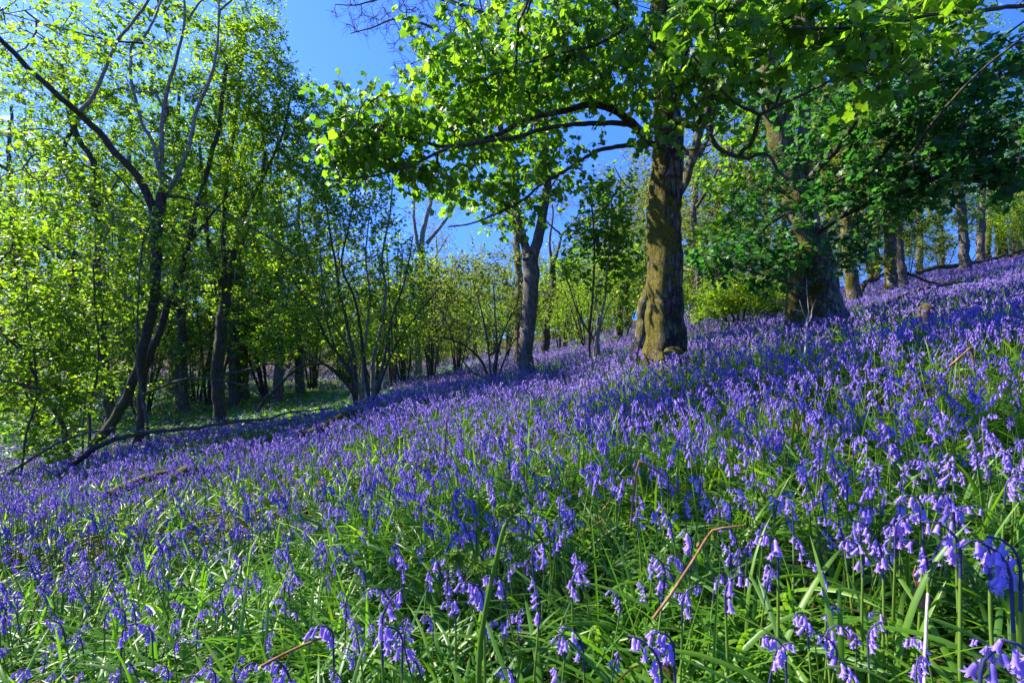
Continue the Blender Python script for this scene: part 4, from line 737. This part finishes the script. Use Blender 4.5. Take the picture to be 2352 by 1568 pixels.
rb = np.random.default_rng(900)

# --- the stems nearest the camera, one object each -------------------------------
NV = 24
bellmesh = [BELL[0].mesh('bluebell_flower', MB_)]
b2 = bell_geo(6, 0); b2.v = [v * np.array([1.0, 1.12, .92]) for v in b2.v]; bellmesh.append(b2.mesh('bluebell_flower', MB_))
b3 = bell_geo(6, 0); b3.v = [v * np.array([.9, .85, 1.06]) for v in b3.v]; bellmesh.append(b3.mesh('bluebell_flower', MB_))
plans = [plant_plan(1000 + i) for i in range(NV)]
stalks = [stalk_geo(p, 7, 1).mesh('bluebell_stalk', MB_) for p, bl in plans]
protos = {}
def bluebell(i, x, y, yaw, scale, lean, label, group=None):
    i %= NV
    if i not in protos:
        root = bpy.data.objects.new('bluebell', None); COL.objects.link(root); root.empty_display_size = .05
        link('stalk', stalks[i], root)
        for m, (q, ya, size, tl) in enumerate(plans[i][1]):
            o = link('flower', bellmesh[m % 3], root); o.location = q
            o.rotation_euler = (Matrix.Rotation(ya, 3, 'Z') @ Matrix.Rotation(-tl, 3, 'Y')).to_euler(); o.scale = (size,) * 3
        protos[i] = root; r = root
    else:
        src = protos[i]; r = src.copy(); COL.objects.link(r)
        for ch in list(src.children):
            c = ch.copy(); COL.objects.link(c); c.parent = r
    for k_ in ('label', 'group', 'category'):
        if k_ in r: del r[k_]
    r.location = (x, y, float(gz(x, y))); r.rotation_euler = (lean[0], lean[1], yaw); r.scale = (scale,) * 3
    tag(r, label, 'bluebell', group)
    return r
tops = [p[:, 2].max() for p, bl in plans]
heroes = [  # picture point of the flower head, distance, arch direction, label
    (570, 1425, .66, 3.0, 'dark heavy bluebell head low in front left of the fern'), (625, 1475, .68, .3, 'large dark blue bluebell cut by the bottom edge left of the fern'),
    (905, 1350, .95, .2, 'bluebell arching like a shepherds crook left of the fern stalk'), (1085, 1390, 1.0, 3.3, 'drooping dark bluebell crossing the fern stalk'),
    (740, 1345, 1.05, 3.4, 'pale violet arching bluebell with a dense one sided head left of centre'), (640, 1400, 1.0, 3.2, 'bluebell bowing left over bright strap leaves'),
    (1482, 1500, .80, 2.9, 'left of two bluebells standing close together at the bottom'), (1524, 1515, .80, 3.2, 'right of two bluebells standing close together at the bottom'),
    (1310, 1490, .95, 3.0, 'small short bluebell alone on dark leaves near the bottom centre'), (1590, 1385, 1.0, .2, 'bluebell hanging below the broken pale stem'),
    (1700, 1375, .95, .1, 'tall drooping bluebell with two tiers of bells right of the broken stem'), (1765, 1275, 1.0, 3.2, 'compact bluebell standing upright right of the broken stem'),
    (1765, 1508, .82, 3.0, 'bluebell with a flat drooping cluster near the bottom right'), (1860, 1325, 1.0, 3.3, 'bluebell whose stalk loops over in a wide arch'),
    (1990, 1240, .95, 2.9, 'bluebell with five wide bells on a long leaning stalk'), (1950, 1285, 1.0, 3.1, 'low bluebell left of the long leaning stalk'),
    (2090, 1285, .95, 3.2, 'pale bluebell above the brown dead leaf'), (2165, 1250, .88, 2.8, 'tent shaped bluebell head right of the brown dead leaf'),
    (2295, 1270, .72, 3.1, 'two belled bluebell on a thick stalk near the right edge'), (2310, 1155, .75, 3.0, 'large bluebell cluster at the right edge above the two belled one'),
    (2255, 1030, .85, 3.1, 'tallest bluebell with a big bright head at the right edge'), (2170, 985, 1.05, 3.2, 'bluebell head left of the tallest bright one'),
    (2080, 1180, 1.0, 3.1, 'bluebell with a small head over open green leaves at right'), (2268, 1530, .66, .2, 'close bluebell arching in the bottom right corner'),
    (2345, 1430, .6, 3.0, 'bluebell half cut off by the right edge low down'), (1995, 1440, .95, 3.0, 'deep blue bluebell beside the white twig'), (1945, 1475, .9, 3.1, 'low deep blue bluebell left of the white twig'),
    (60, 1545, .8, 3.0, 'bluebell bowing in the bottom left corner'), (300, 1270, 1.35, .2, 'broad bunch like bluebell head at the left'), (1330, 1330, 1.2, .2, 'crowded dark bluebell head right of the fern tip')]
bx, by = [], []
for k, (px, py, d, yaw, lab) in enumerate(heroes):
    c = P(px, py, d); i = (k * 5 + 3) % NV
    off = plans[i][0][-1, 0] * .6
    x = c[0] - off * math.cos(yaw); y = d - off * math.sin(yaw)
    sc_ = float(np.clip((c[2] + .02 - gz(x, y)) / (tops[i] - .02), .55, 1.25))
    bluebell(i, x, y, yaw, sc_, (0, 0), lab); bx.append(x); by.append(y)
x, y = field(rb, .5, 3.0, 150, .02)
hz_ = EYE - gz(x, y) - .33
ok = (rb.random(len(x)) < flower_mask(x, y)) & (hz_ / y < .69) & (np.abs(x) < 1.07 * y) & (np.hypot(x, y) > .6)
ok &= np.hypot(x + .06, y - .93) > .10
for hx, hy in zip(bx, by): ok &= np.hypot(x - hx, y - hy) > .05
x, y = x[ok], y[ok]; o_ = np.argsort(y)[:300 - len(heroes)]
x, y = x[o_], y[o_]; ynear = float(y.max())
reg = lambda a, b: ('left' if a / b < -.36 else 'right' if a / b > .36 else 'middle')
txt = {'left': ('left foreground', 'foreground bluebells on the left'), 'middle': ('middle foreground', 'foreground bluebells in the middle'), 'right': ('right foreground', 'foreground bluebells on the right')}
for k in range(len(x)):
    i = int(rb.integers(0, NV)); q = reg(x[k], y[k]); far = y[k] > 1.45
    lab = ('violet blue bluebell stem in the second row of the %s' if far else 'violet blue bluebell among strap leaves close up in the %s') % txt[q][0]
    yaw = rb.normal(3.3 if rb.random() < .6 else .3, .8)
    bluebell(i, x[k], y[k], yaw, rb.uniform(.68, 1.12), (rb.normal(0, .13), rb.normal(0, .13)), lab, txt[q][1] + (' further back' if far else ''))

# --- everything behind them: one carpet ------------------------------------------
carpet = Acc()
for y0, y1, dens, lod, nv in ((ynear, 3.2, 175, 1, 20), (3.2, 5.5, 165, 1, 14), (5.5, 10, 150, 2, 14), (10, 18, 95, 2, 10), (18, 46, 40, 3, 10)):
    x, y = field(rb, y0, y1, dens)
    ok = (rb.random(len(x)) < flower_mask(x, y)) & (x < 27)
    x, y = x[ok], y[ok]; pos = np.stack([x, y, gz(x, y)], -1); n = len(x)
    pick = rb.integers(0, nv, n); yaw = np.where(rb.random(n) < .5, rb.normal(3.3, .9, n), rb.uniform(0, 6.28, n))
    for v in range(nv):
        s = pick == v
        stamp(carpet, plant_geo(1000 + v + 40 * lod, lod), pos[s], yaw[s], rb.normal(0, .13, s.sum()), rb.normal(0, .13, s.sum()), rb.uniform(.62, 1.12, s.sum()))
# stems just outside the picture on either side and behind, thinner
for side in (-1, 1):
    n = 500; y = rb.uniform(-.5, 6, n); x = side * (1.1 * np.maximum(y, 0) + .7 + rb.exponential(.9, n)); pos = np.stack([x, y, gz(x, y)], -1)
    stamp(carpet, plant_geo(1003, 2), pos, rb.uniform(0, 6.28, n), rb.normal(0, .09, n), rb.normal(0, .09, n), rb.uniform(.8, 1.1, n))
tag(link('bluebell_carpet', carpet.mesh('bluebell_carpet', MB_)), 'carpet of countless violet bluebells covering the whole slope behind the nearest stems', 'bluebells', None, 'stuff')

# ------------------------------------------------------------------ strap leaves
def straps(acc, rng, x, y, seg, lmul=1.0, wmul=1.0, mat=0, up=0.0):
    n = len(x)
    Ln = rng.uniform(.20, .42, n) * lmul; Wd = rng.uniform(.0036, .0078, n) * wmul; yaw = rng.uniform(0, 6.28, n)
    a0 = rng.uniform(.5, 1.3, n) * (1 - up); a1 = rng.uniform(.5, 1.4, n) * (1 - .7 * up); tw = rng.normal(0, .5, n); curl = rng.normal(0, .35, n)
    t = np.linspace(0, 1, seg + 1)
    ang = a0[:, None] + a1[:, None] * t[None] ** 1.4; yw = yaw[:, None] + curl[:, None] * t[None]
    d = np.stack([np.sin(ang) * np.cos(yw), np.sin(ang) * np.sin(yw), np.cos(ang)], -1)
    p = np.concatenate([np.zeros((n, 1, 3)), np.cumsum(d[:, :-1] * (Ln / seg)[:, None, None], 1)], 1)
    side = np.stack([-np.sin(yw), np.cos(yw), np.zeros_like(yw)], -1)
    nrm = np.cross(d, side); tt = tw[:, None] * t[None]
    side = side * np.cos(tt)[..., None] + nrm * np.sin(tt)[..., None]
    w = Wd[:, None] * np.minimum(1, .55 + 1.6 * t) * np.sqrt(np.maximum(1 - t ** 3.5, .004))
    base = np.stack([x, y, gz(x, y) - .01], -1)[:, None, :]
    p = p + base
    g = gz(p[..., 0], p[..., 1]) + .012 + .02 * ((np.arange(n) % 7) / 7)[:, None]
    p[..., 2] = np.maximum(p[..., 2], g)
    up_ = np.cross(d, side)
    l = p + side * w[..., None] + up_ * (w * .35)[..., None] * -1; r = p - side * w[..., None] + up_ * (w * .35)[..., None] * -1
    v = np.stack([l, p, r], 2).reshape(n, -1, 3)
    f = np.array([(3 * k + c, 3 * k + c + 1, 3 * k + 4 + c, 3 * k + 3 + c) for k in range(seg) for c in (0, 1)])
    acc.add(v.reshape(-1, 3), (f[None] + (np.arange(n) * (3 * (seg + 1)))[:, None, None]).reshape(-1, 4), mat)
rs = np.random.default_rng(950); la = Acc()
for y0, y1, dens, seg, wm in ((.15, 2.8, 1300, 9, 1.0), (2.8, 7, 320, 5, 1.25), (7, 15, 120, 3, 2.0), (15, 42, 26, 2, 3.2)):
    x, y = field(rs, y0, y1, dens, .5)
    # leaves come in tufts
    if y1 < 8:
        kx = x[::9]; ky = y[::9]; j = rs.integers(0, len(kx), len(x)); x = kx[j] + rs.normal(0, .025, len(x)); y = ky[j] + rs.normal(0, .025, len(x))
    ok = (x < 27) & ~((vnoise(x, y, 31, .35) < .10) & (y < 2.5))
    hol = (x < -4) & (y > 11)
    ok &= ~(hol & (rs.random(len(x)) < .5))
    x, y = x[ok], y[ok]; k = rs.random(len(x)) < .05
    straps(la, rs, x[~k], y[~k], seg, 1, wm); straps(la, rs, x[k], y[k], seg, 1.05, wm * .8, 0, .75)
tag(link('bluebell_leaves', la.mesh('bluebell_leaves', [M['strap']])), 'glossy green strap leaves arching and flopping under the bluebells', 'leaves', None, 'stuff')

# leafy ground cover in the hollow on the left
rc = np.random.default_rng(960); ca_ = Acc()
x, y = field(rc, 8.5, 30, 130); x = x[:]; ok = (x < -2.0) & (flower_mask(x, y) < .85 * rc.random(len(x)) + .25)
x, y = x[ok], y[ok]
for rep in range(3):
    n = len(x); px_ = x + rc.normal(0, .12, n); py_ = y + rc.normal(0, .12, n)
    pos = np.stack([px_, py_, gz(px_, py_) + rc.uniform(.03, .24, n)], -1); nn = rc.normal(0, .4, (n, 3)) + [0, 0, 1]
    scatter(ca_, OVL, OVL_F, pos, rc.normal(0, 1, (n, 3)) * [1, 1, .3], nn, rc.uniform(.06, .13, n), 0)
tag(link('ground_cover', ca_.mesh('ground_cover', [M['cover']])), 'low bright green leafy plants filling the hollow under the left hand trees', 'ground cover', None, 'stuff')

# brown leaf litter on the soil
rl = np.random.default_rng(970); li = Acc(); x, y = field(rl, .2, 9, 75, .4); n = len(x)
v = OVL.copy(); v[:, 2] *= 2.0
scatter(li, v, OVL_F, np.stack([x, y, gz(x, y) + rl.uniform(.004, .05, n)], -1), rl.normal(0, 1, (n, 3)) * [1, 1, .25], rl.normal(0, .45, (n, 3)) + [0, 0, 1], rl.uniform(.03, .075, n), 0)
tag(link('leaf_litter', li.mesh('leaf_litter', [M['litter']])), 'brown fallen leaves lying on the soil between the bluebell leaves', 'leaf litter', None, 'stuff')
straw = Acc(); x, y = field(rl, .4, 6, 9, .2); n = len(x)
straps(straw, rl, x, y, 5, 1.0, .55, 0, .2)
tag(link('dry_straws', straw.mesh('dry_straws', [M['litter']])), 'thin dry brown blades and stalks scattered through the green leaves', 'dry blades', None, 'stuff')

# ------------------------------------------------------------------ dead wood and stems
def on_ground(pts, lift):
    out = []
    for px, d, dz in pts:
        x, y = D2(px, d); out.append(np.array([x, y, float(gz(x, y)) + lift + dz]))
    return out
def wood(name, label, cat, pts, r0, r1, mat, seed, k=12, twigs=0, tl=.4, rough=.08):
    rng = np.random.default_rng(seed); o = pts[0].copy(); a = Acc()
    q = catmull(pts, max(.03, r0 * 1.2)); w = rng.normal(0, 1, q.shape); w = np.apply_along_axis(lambda s: np.convolve(s, np.ones(5) / 5, 'same'), 0, w); w[[0, -1]] = 0
    q = q + w * r0 * .5
    limb_tube(a, q - o, r0 + (r1 - r0) * np.linspace(0, 1, len(q)), k, rng, 0, rough)
    for s in range(twigs):
        i = int(rng.integers(len(q) // 6, len(q))); L_ = tl * rng.uniform(.4, 1.3); dr = unit(unit(np.gradient(q, axis=0))[i] * .8 + rng.normal(0, .6, 3) + [0, 0, .25])
        e = [q[i] - o, q[i] - o + dr * L_ * .5 + rng.normal(0, .04, 3) * L_, q[i] - o + dr * L_ + [0, 0, .06 * L_]]
        rr_ = max(.003, r1 * .5); tube(a, catmull(e, L_ / 6), np.linspace(rr_, rr_ * .4, len(catmull(e, L_ / 6))), 5, 0, None, True)
        e2 = e[1] + unit(dr + rng.normal(0, .6, 3)) * L_ * .45; tube(a, [e[1], (e[1] + e2) / 2 + rng.normal(0, .02, 3), e2], [rr_ * .6, rr_ * .45, rr_ * .25], 4, 0, None, True)
    ob = link(name, a.mesh(name, [M[mat]])); ob.location = o
    return tag(ob, label, cat)
wood('fallen_log', 'reddish rotten log lying in the bluebells below the left hand trees', 'log', on_ground([(250, 4.5, -.04), (330, 4.8, .02), (430, 5.1, .03), (530, 5.4, -.06)], .21), .055, .04, 'oldwood', 1)
wood('fallen_log', 'short mossy log end sticking out of the flowers below the reddish log', 'log', on_ground([(370, 4.7, -.08), (405, 4.9, .02), (445, 5.1, .05)], .22), .05, .045, 'mossy', 2)
wood('fallen_log', 'mossy log in the shaded bluebells below the hazel coppice', 'log', on_ground([(690, 6.8, 0), (760, 7.4, .03), (830, 8.0, .0)], .26), .08, .06, 'mossy', 3)
wood('fallen_branch', 'long crooked low branch stretching right from the foot of the left hand trees', 'branch', W([(130, 1090, 7.6), (180, 1055, 7.6), (227, 1022, 7.6), (293, 1002, 7.6), (366, 990, 7.6), (458, 980, 7.6), (586, 964, 7.6), (677, 947, 7.7), (769, 938, 7.9)]), .045, .010, 'bark_dark', 4, 14, 34, .9)
wood('fallen_branch', 'grey twiggy branch arching over the flowers above the long crooked one', 'branch', W([(300, 1030, 8.4), (330, 985, 8.4), (420, 965, 8.5), (500, 962, 8.6), (560, 968, 8.7), (600, 972, 8.8)]), .018, .005, 'bark_grey', 5, 8, 18, .5)
wood('fallen_branch', 'dead twiggy branch lying on the flowers right of the sunlit trunks', 'branch', W([(2030, 700, 9.5), (2062, 684, 9.7), (2134, 659, 10), (2207, 650, 10.4), (2240, 655, 10.6)]), .045, .012, 'bark_dark', 6, 10, 34, .7)
wood('fallen_branch', 'thinner dead branch behind the twiggy one on the right', 'branch', W([(2085, 628, 11), (2110, 636, 11), (2145, 650, 11), (2180, 652, 11.2)]), .035, .012, 'bark_dark', 7, 8, 20, .6)
wood('fallen_branch', 'long dark bough lying along the crest under the beeches', 'branch', W([(2105, 626, 20), (2165, 613, 20), (2225, 606, 20.5), (2300, 588, 21), (2360, 574, 22)]), .10, .05, 'bark_dark', 8, 10, 16, .8)
wood('fallen_branch', 'dark curved bough propped on the slope behind the lichened leaning trunk', 'branch', W([(1975, 670, 15), (1990, 650, 15), (2010, 640, 15.4), (2035, 628, 15.6)]), .09, .04, 'bark_dark', 9, 10, 10, .6)
wood('fallen_branch', 'bare dark branch arching up from the left edge through the thicket', 'branch', W([(-30, 1120, 7.2), (60, 1060, 7.3), (150, 1010, 7.4), (260, 985, 7.5), (380, 1000, 7.6), (470, 1030, 7.6)]), .026, .006, 'bark_grey', 41, 9, 30, .8)
wood('fallen_branch', 'bare thin branch hanging out over the flowers below the divided dark trunk', 'branch', W([(330, 905, 8.2), (430, 870, 8.0), (540, 880, 7.9), (640, 930, 7.8), (720, 960, 7.8)]), .024, .006, 'bark_dark', 42, 8, 30, .8)
wood('fallen_branch', 'mossy bough sloping out of the ground left of the hazel coppice', 'branch', W([(590, 945, 9.5), (620, 905, 9.6), (680, 850, 9.8), (740, 835, 10), (800, 870, 10.4)]), .04, .02, 'oldwood', 43, 10, 14, .8)
wood('tree_stump', 'small mossy stump poking out of the bluebells on the right', 'stump', on_ground([(2125, 6.4, -.2), (2126, 6.4, .08), (2128, 6.4, .14)], .22), .11, .09, 'oldwood', 10, 16)
def stem(name, label, cat, pts, r0, r1, mat, seed, **k): return wood(name, label, cat, W(pts), r0, r1, mat, seed, 7, **k)
stem('bracken_stem', 'rusty dead bracken stem bent sharply over like an elbow', 'dead stem', [(1448, 1210, 1.42), (1456, 1130, 1.42), (1468, 1058, 1.42), (1482, 1064, 1.42), (1530, 1098, 1.42), (1560, 1130, 1.44)], .004, .003, 'straw', 21)
stem('bracken_stem', 'broken bracken stem with a splayed pale end pointing right', 'dead stem', [(1500, 1420, 1.0), (1540, 1365, 1.0), (1590, 1290, 1.02), (1635, 1218, 1.04), (1660, 1212, 1.04), (1706, 1207, 1.04)], .0028, .002, 'straw', 22)
stem('twig', 'bleached white upright twig among the leaves at the lower right', 'twig', [(2123, 1600, .78), (2125, 1500, .8), (2131, 1362, .82)], .0028, .0024, 'straw_pale', 23)
stem('bracken_stem', 'thin rusty upright stem rising out of the bluebells left of centre', 'dead stem', [(1020, 1070, 3.3), (1023, 1010, 3.3), (1027, 955, 3.3)], .006, .004, 'straw', 24)
stem('bracken_stem', 'bent straw coloured stem in an upside down V at the right', 'dead stem', [(2180, 842, 2.7), (2205, 820, 2.7), (2228, 798, 2.7), (2232, 800, 2.7), (2238, 850, 2.7)], .007, .004, 'straw', 25)
stem('bracken_stem', 'slanting rusty stem near the mossy log in the shade', 'dead stem', [(745, 1080, 4.0), (765, 1040, 4.0), (778, 1005, 4.0)], .007, .004, 'straw', 26)
stem('bracken_stem', 'faint brown stem slanting in the shaded strip below the forked tree', 'dead stem', [(1258, 925, 5.6), (1268, 900, 5.6), (1274, 880, 5.6)], .008, .004, 'straw', 27)
stem('bracken_stem', 'short rusty stem in front of the mossy sycamore root', 'dead stem', [(1576, 880, 4.8), (1576, 840, 4.8), (1574, 815, 4.8), (1580, 806, 4.8)], .008, .004, 'straw', 28)
stem('sapling', 'bare pale twiggy sapling standing before the double trunked sycamore', 'sapling', [(1846, 850, 4.6), (1850, 800, 4.6), (1854, 745, 4.6), (1858, 715, 4.6)], .011, .005, 'straw_pale', 29, twigs=9, tl=.28)
stem('bracken_stem', 'reddish stem lying low among the leaves left of the elbow bent stem', 'dead stem', [(1330, 1245, 1.9), (1370, 1190, 1.9), (1410, 1140, 1.9)], .005, .003, 'straw', 30)
stem('bracken_stem', 'thick straw brown stalk leaning at the lower left of the fern', 'dead stem', [(600, 1530, .95), (680, 1490, 1.0), (750, 1460, 1.05)], .003, .002, 'straw', 31)

# brown dead leaf
dl = Acc(); c = P(2105, 1345, .98); v = SYC.copy(); v[:, 2] += .25 * np.sin(5 * v[:, 0] + 2 * v[:, 1])
scatter(dl, v, SYC_F, np.zeros((1, 3)), np.array([[.3, -.3, -.9]]), np.array([[.1, -.9, .35]]), .05); dl.add(*(lambda t: (np.concatenate(t.v), [f for f, m in t.f]))((lambda t: (tube(t, [(0, 0, 0), (-.004, .004, .02), (.002, .004, .04)], .0012, 4), t)[1])(Acc())))
o = link('dead_leaf', dl.mesh('dead_leaf', [M['straw']])); o.location = c; tag(o, 'crumpled brown dead leaf hanging in the strap leaves at the lower right', 'dead leaf')

# unfurling fern
fo = P(1097, 1600, .95); fo[2] = float(gz(fo[0], fo[1]))
fr0 = bpy.data.objects.new('fern', None); COL.objects.link(fr0); fr0.location = fo; fr0.empty_display_size = .05
tag(fr0, 'young fern with a tall green stalk and fronds still uncurling', 'fern')
def spiral(c, ax_u, ax_v, r, turns, n=26):
    t = np.linspace(0, 1, n); a = t * turns * 2 * math.pi; rr = r * (1 - .8 * t)
    return c + (rr * np.cos(a))[:, None] * ax_u + (rr * np.sin(a))[:, None] * ax_v
main = catmull([fo - [0, 0, .03]] + W([(1100, 1540, .95), (1112, 1420, .95), (1132, 1320, .95), (1150, 1240, .95), (1160, 1205, .95)]), .012)
a = Acc(); tube(a, main - fo, np.linspace(.0068, .0042, len(main)), 8); link('stalk', a.mesh('fern_stalk', [M['fern']]), fr0)
def frond(path, r, turns, ru, seed, npin, pl):
    rng = np.random.default_rng(seed); a = Acc(); p = catmull(path, .008); dr = unit(p[-1] - p[-2])
    v_ = unit(np.array([-dr[2], 0, dr[0]])); sp_ = spiral(p[-1] + v_ * ru, -v_, dr, ru, turns)
    q = np.vstack([p, sp_[1:]]); tube(a, q - fo, np.linspace(r, r * .4, len(q)), 6)
    idx = np.linspace(len(p) * .25, len(q) - 2, npin).astype(int)
    for i in idx:
        t = unit(q[min(i + 1, len(q) - 1)] - q[i - 1])
        for sd in (-1, 1):
            o_ = unit(np.cross(t, [0, 1, 0]) * sd + t * .4 + rng.normal(0, .15, 3) + np.array([0, .4 * sd, 0])); l = pl * rng.uniform(.6, 1.1)
            k = 7; s = np.linspace(.1, 1, k)[:, None]; pp = q[i] + o_ * l * s - fo + np.array([0, 0, -.25 * l]) * s ** 2
            for m in (-1, 1):
                scatter(a, OVL, OVL_F, pp, np.tile(unit(o_ * .4 + m * unit(np.cross(o_, [0, 1, .3]))), (k, 1)) + rng.normal(0, .15, (k, 3)), rng.normal(0, .3, (k, 3)) + [0, -.6, .6], l * .34 * (1.1 - s[:, 0] * .7), 0, .8)
    o = link('frond', a.mesh('fern_frond', [M['fern']]), fr0)
frond(W([(1132, 1320, .95), (1110, 1300, .95), (1085, 1285, .95), (1055, 1270, .95)]), .0028, 1.2, .012, 1, 11, .036)
frond(W([(1158, 1212, .95), (1164, 1200, .95), (1172, 1192, .95)]), .0033, 1.6, .017, 2, 8, .018)
frond(W([(1140, 1290, .95), (1165, 1270, .96), (1180, 1240, .97)]), .0024, 1.2, .010, 3, 8, .026)
# ------------------------------------------------------------------ light, sky, camera
EL, AZ = 45.0, -69.0      # sun elevation, compass angle clockwise from the view direction
world = bpy.data.worlds.new('World'); scene.world = world; world.use_nodes = True
nt = world.node_tree; nt.nodes.clear(); N = nt.nodes.new; L = nt.links.new
sk = N('ShaderNodeTexSky'); sk.sky_type = 'NISHITA'; sk.sun_disc = False; sk.sun_elevation = R(EL); sk.sun_rotation = R(AZ % 360); sk.altitude = 200; sk.air_density = 1.0; sk.dust_density = 0.3; sk.ozone_density = 4.0
g0 = N('ShaderNodeTexCoord'); m0 = N('ShaderNodeVectorMath'); m0.operation = 'MULTIPLY_ADD'; m0.inputs[1].default_value = (1, 1, .7); m0.inputs[2].default_value = (0, 0, .34)
m1 = N('ShaderNodeVectorMath'); m1.operation = 'NORMALIZE'; L(g0.outputs['Generated'], m0.inputs[0]); L(m0.outputs[0], m1.inputs[0]); L(m1.outputs[0], sk.inputs['Vector'])
hs = N('ShaderNodeHueSaturation'); hs.inputs['Saturation'].default_value = 1.08; tn = N('ShaderNodeMix'); tn.data_type = 'RGBA'; tn.blend_type = 'MULTIPLY'; tn.inputs['Factor'].default_value = 1; tn.inputs['B'].default_value = (.48, .555, .95, 1); L(sk.outputs[0], tn.inputs['A']); L(tn.outputs['Result'], hs.inputs['Color'])
tc = N('ShaderNodeTexCoord'); sp = N('ShaderNodeSeparateXYZ'); L(tc.outputs['Generated'], sp.inputs[0])
mp = N('ShaderNodeMapping'); mp.inputs['Scale'].default_value = (3.2, 3.2, 9); L(tc.outputs['Generated'], mp.inputs['Vector'])
cn = N('ShaderNodeTexNoise'); cn.inputs['Scale'].default_value = 1.0; cn.inputs['Detail'].default_value = 9; cn.inputs['Roughness'].default_value = .6; L(mp.outputs[0], cn.inputs['Vector'])
cr = ramp(nt, [(0.57, (0, 0, 0)), (0.70, (1, 1, 1))]); L(cn.outputs['Fac'], cr.inputs['Fac'])
er = ramp(nt, [(0.0, (1, 1, 1)), (0.36, (1, 1, 1)), (0.47, (0, 0, 0))]); L(sp.outputs['Z'], er.inputs['Fac'])
xr = ramp(nt, [(0.0, (1, 1, 1)), (0.12, (0, 0, 0))])
xm = N('ShaderNodeMath'); xm.operation = 'ADD'; xm.inputs[1].default_value = 0.36; L(sp.outputs['X'], xm.inputs[0]); L(xm.outputs[0], xr.inputs['Fac'])
mu = N('ShaderNodeMath'); mu.operation = 'MULTIPLY'; L(cr.outputs['Color'], mu.inputs[0]); L(er.outputs['Color'], mu.inputs[1])
mu2 = N('ShaderNodeMath'); mu2.operation = 'MULTIPLY'; L(mu.outputs[0], mu2.inputs[0]); L(xr.outputs['Color'], mu2.inputs[1])
mc = N('ShaderNodeMix'); mc.data_type = 'RGBA'; L(mu2.outputs[0], mc.inputs['Factor']); L(hs.outputs[0], mc.inputs['A']); mc.inputs['B'].default_value = (6, 6.3, 6.7, 1)
bg = N('ShaderNodeBackground'); bg.inputs['Strength'].default_value = 0.15; L(mc.outputs['Result'], bg.inputs['Color'])
wo = N('ShaderNodeOutputWorld'); L(bg.outputs[0], wo.inputs['Surface'])
sl = bpy.data.lights.new('sun', 'SUN'); sl.energy = 4.2; sl.angle = R(0.5); sl.color = (1.0, .94, .84)
so = bpy.data.objects.new('sun', sl); COL.objects.link(so)
sdir = Vector((math.sin(R(AZ)) * math.cos(R(EL)), math.cos(R(AZ)) * math.cos(R(EL)), math.sin(R(EL))))
so.rotation_euler = sdir.to_track_quat('Z', 'Y').to_euler(); so.location = (-20, 0, 30)
cam = bpy.data.cameras.new('camera'); cam.sensor_width = 36; cam.lens = 36 * F / 2352; cam.clip_start = .05; cam.clip_end = 2000
co = bpy.data.objects.new('camera', cam); COL.objects.link(co); co.location = (0, 0, EYE); co.rotation_euler = (R(90), 0, 0); scene.camera = co
vs = scene.view_settings; vs.view_transform = 'Standard'; vs.look = 'None'; vs.exposure = 1.7; vs.gamma = 1; vs.use_curve_mapping = False
cy = scene.cycles; cy.max_bounces = 8; cy.diffuse_bounces = 5; cy.glossy_bounces = 2; cy.transmission_bounces = 3; cy.transparent_max_bounces = 4
cy.caustics_reflective = False; cy.caustics_refractive = False
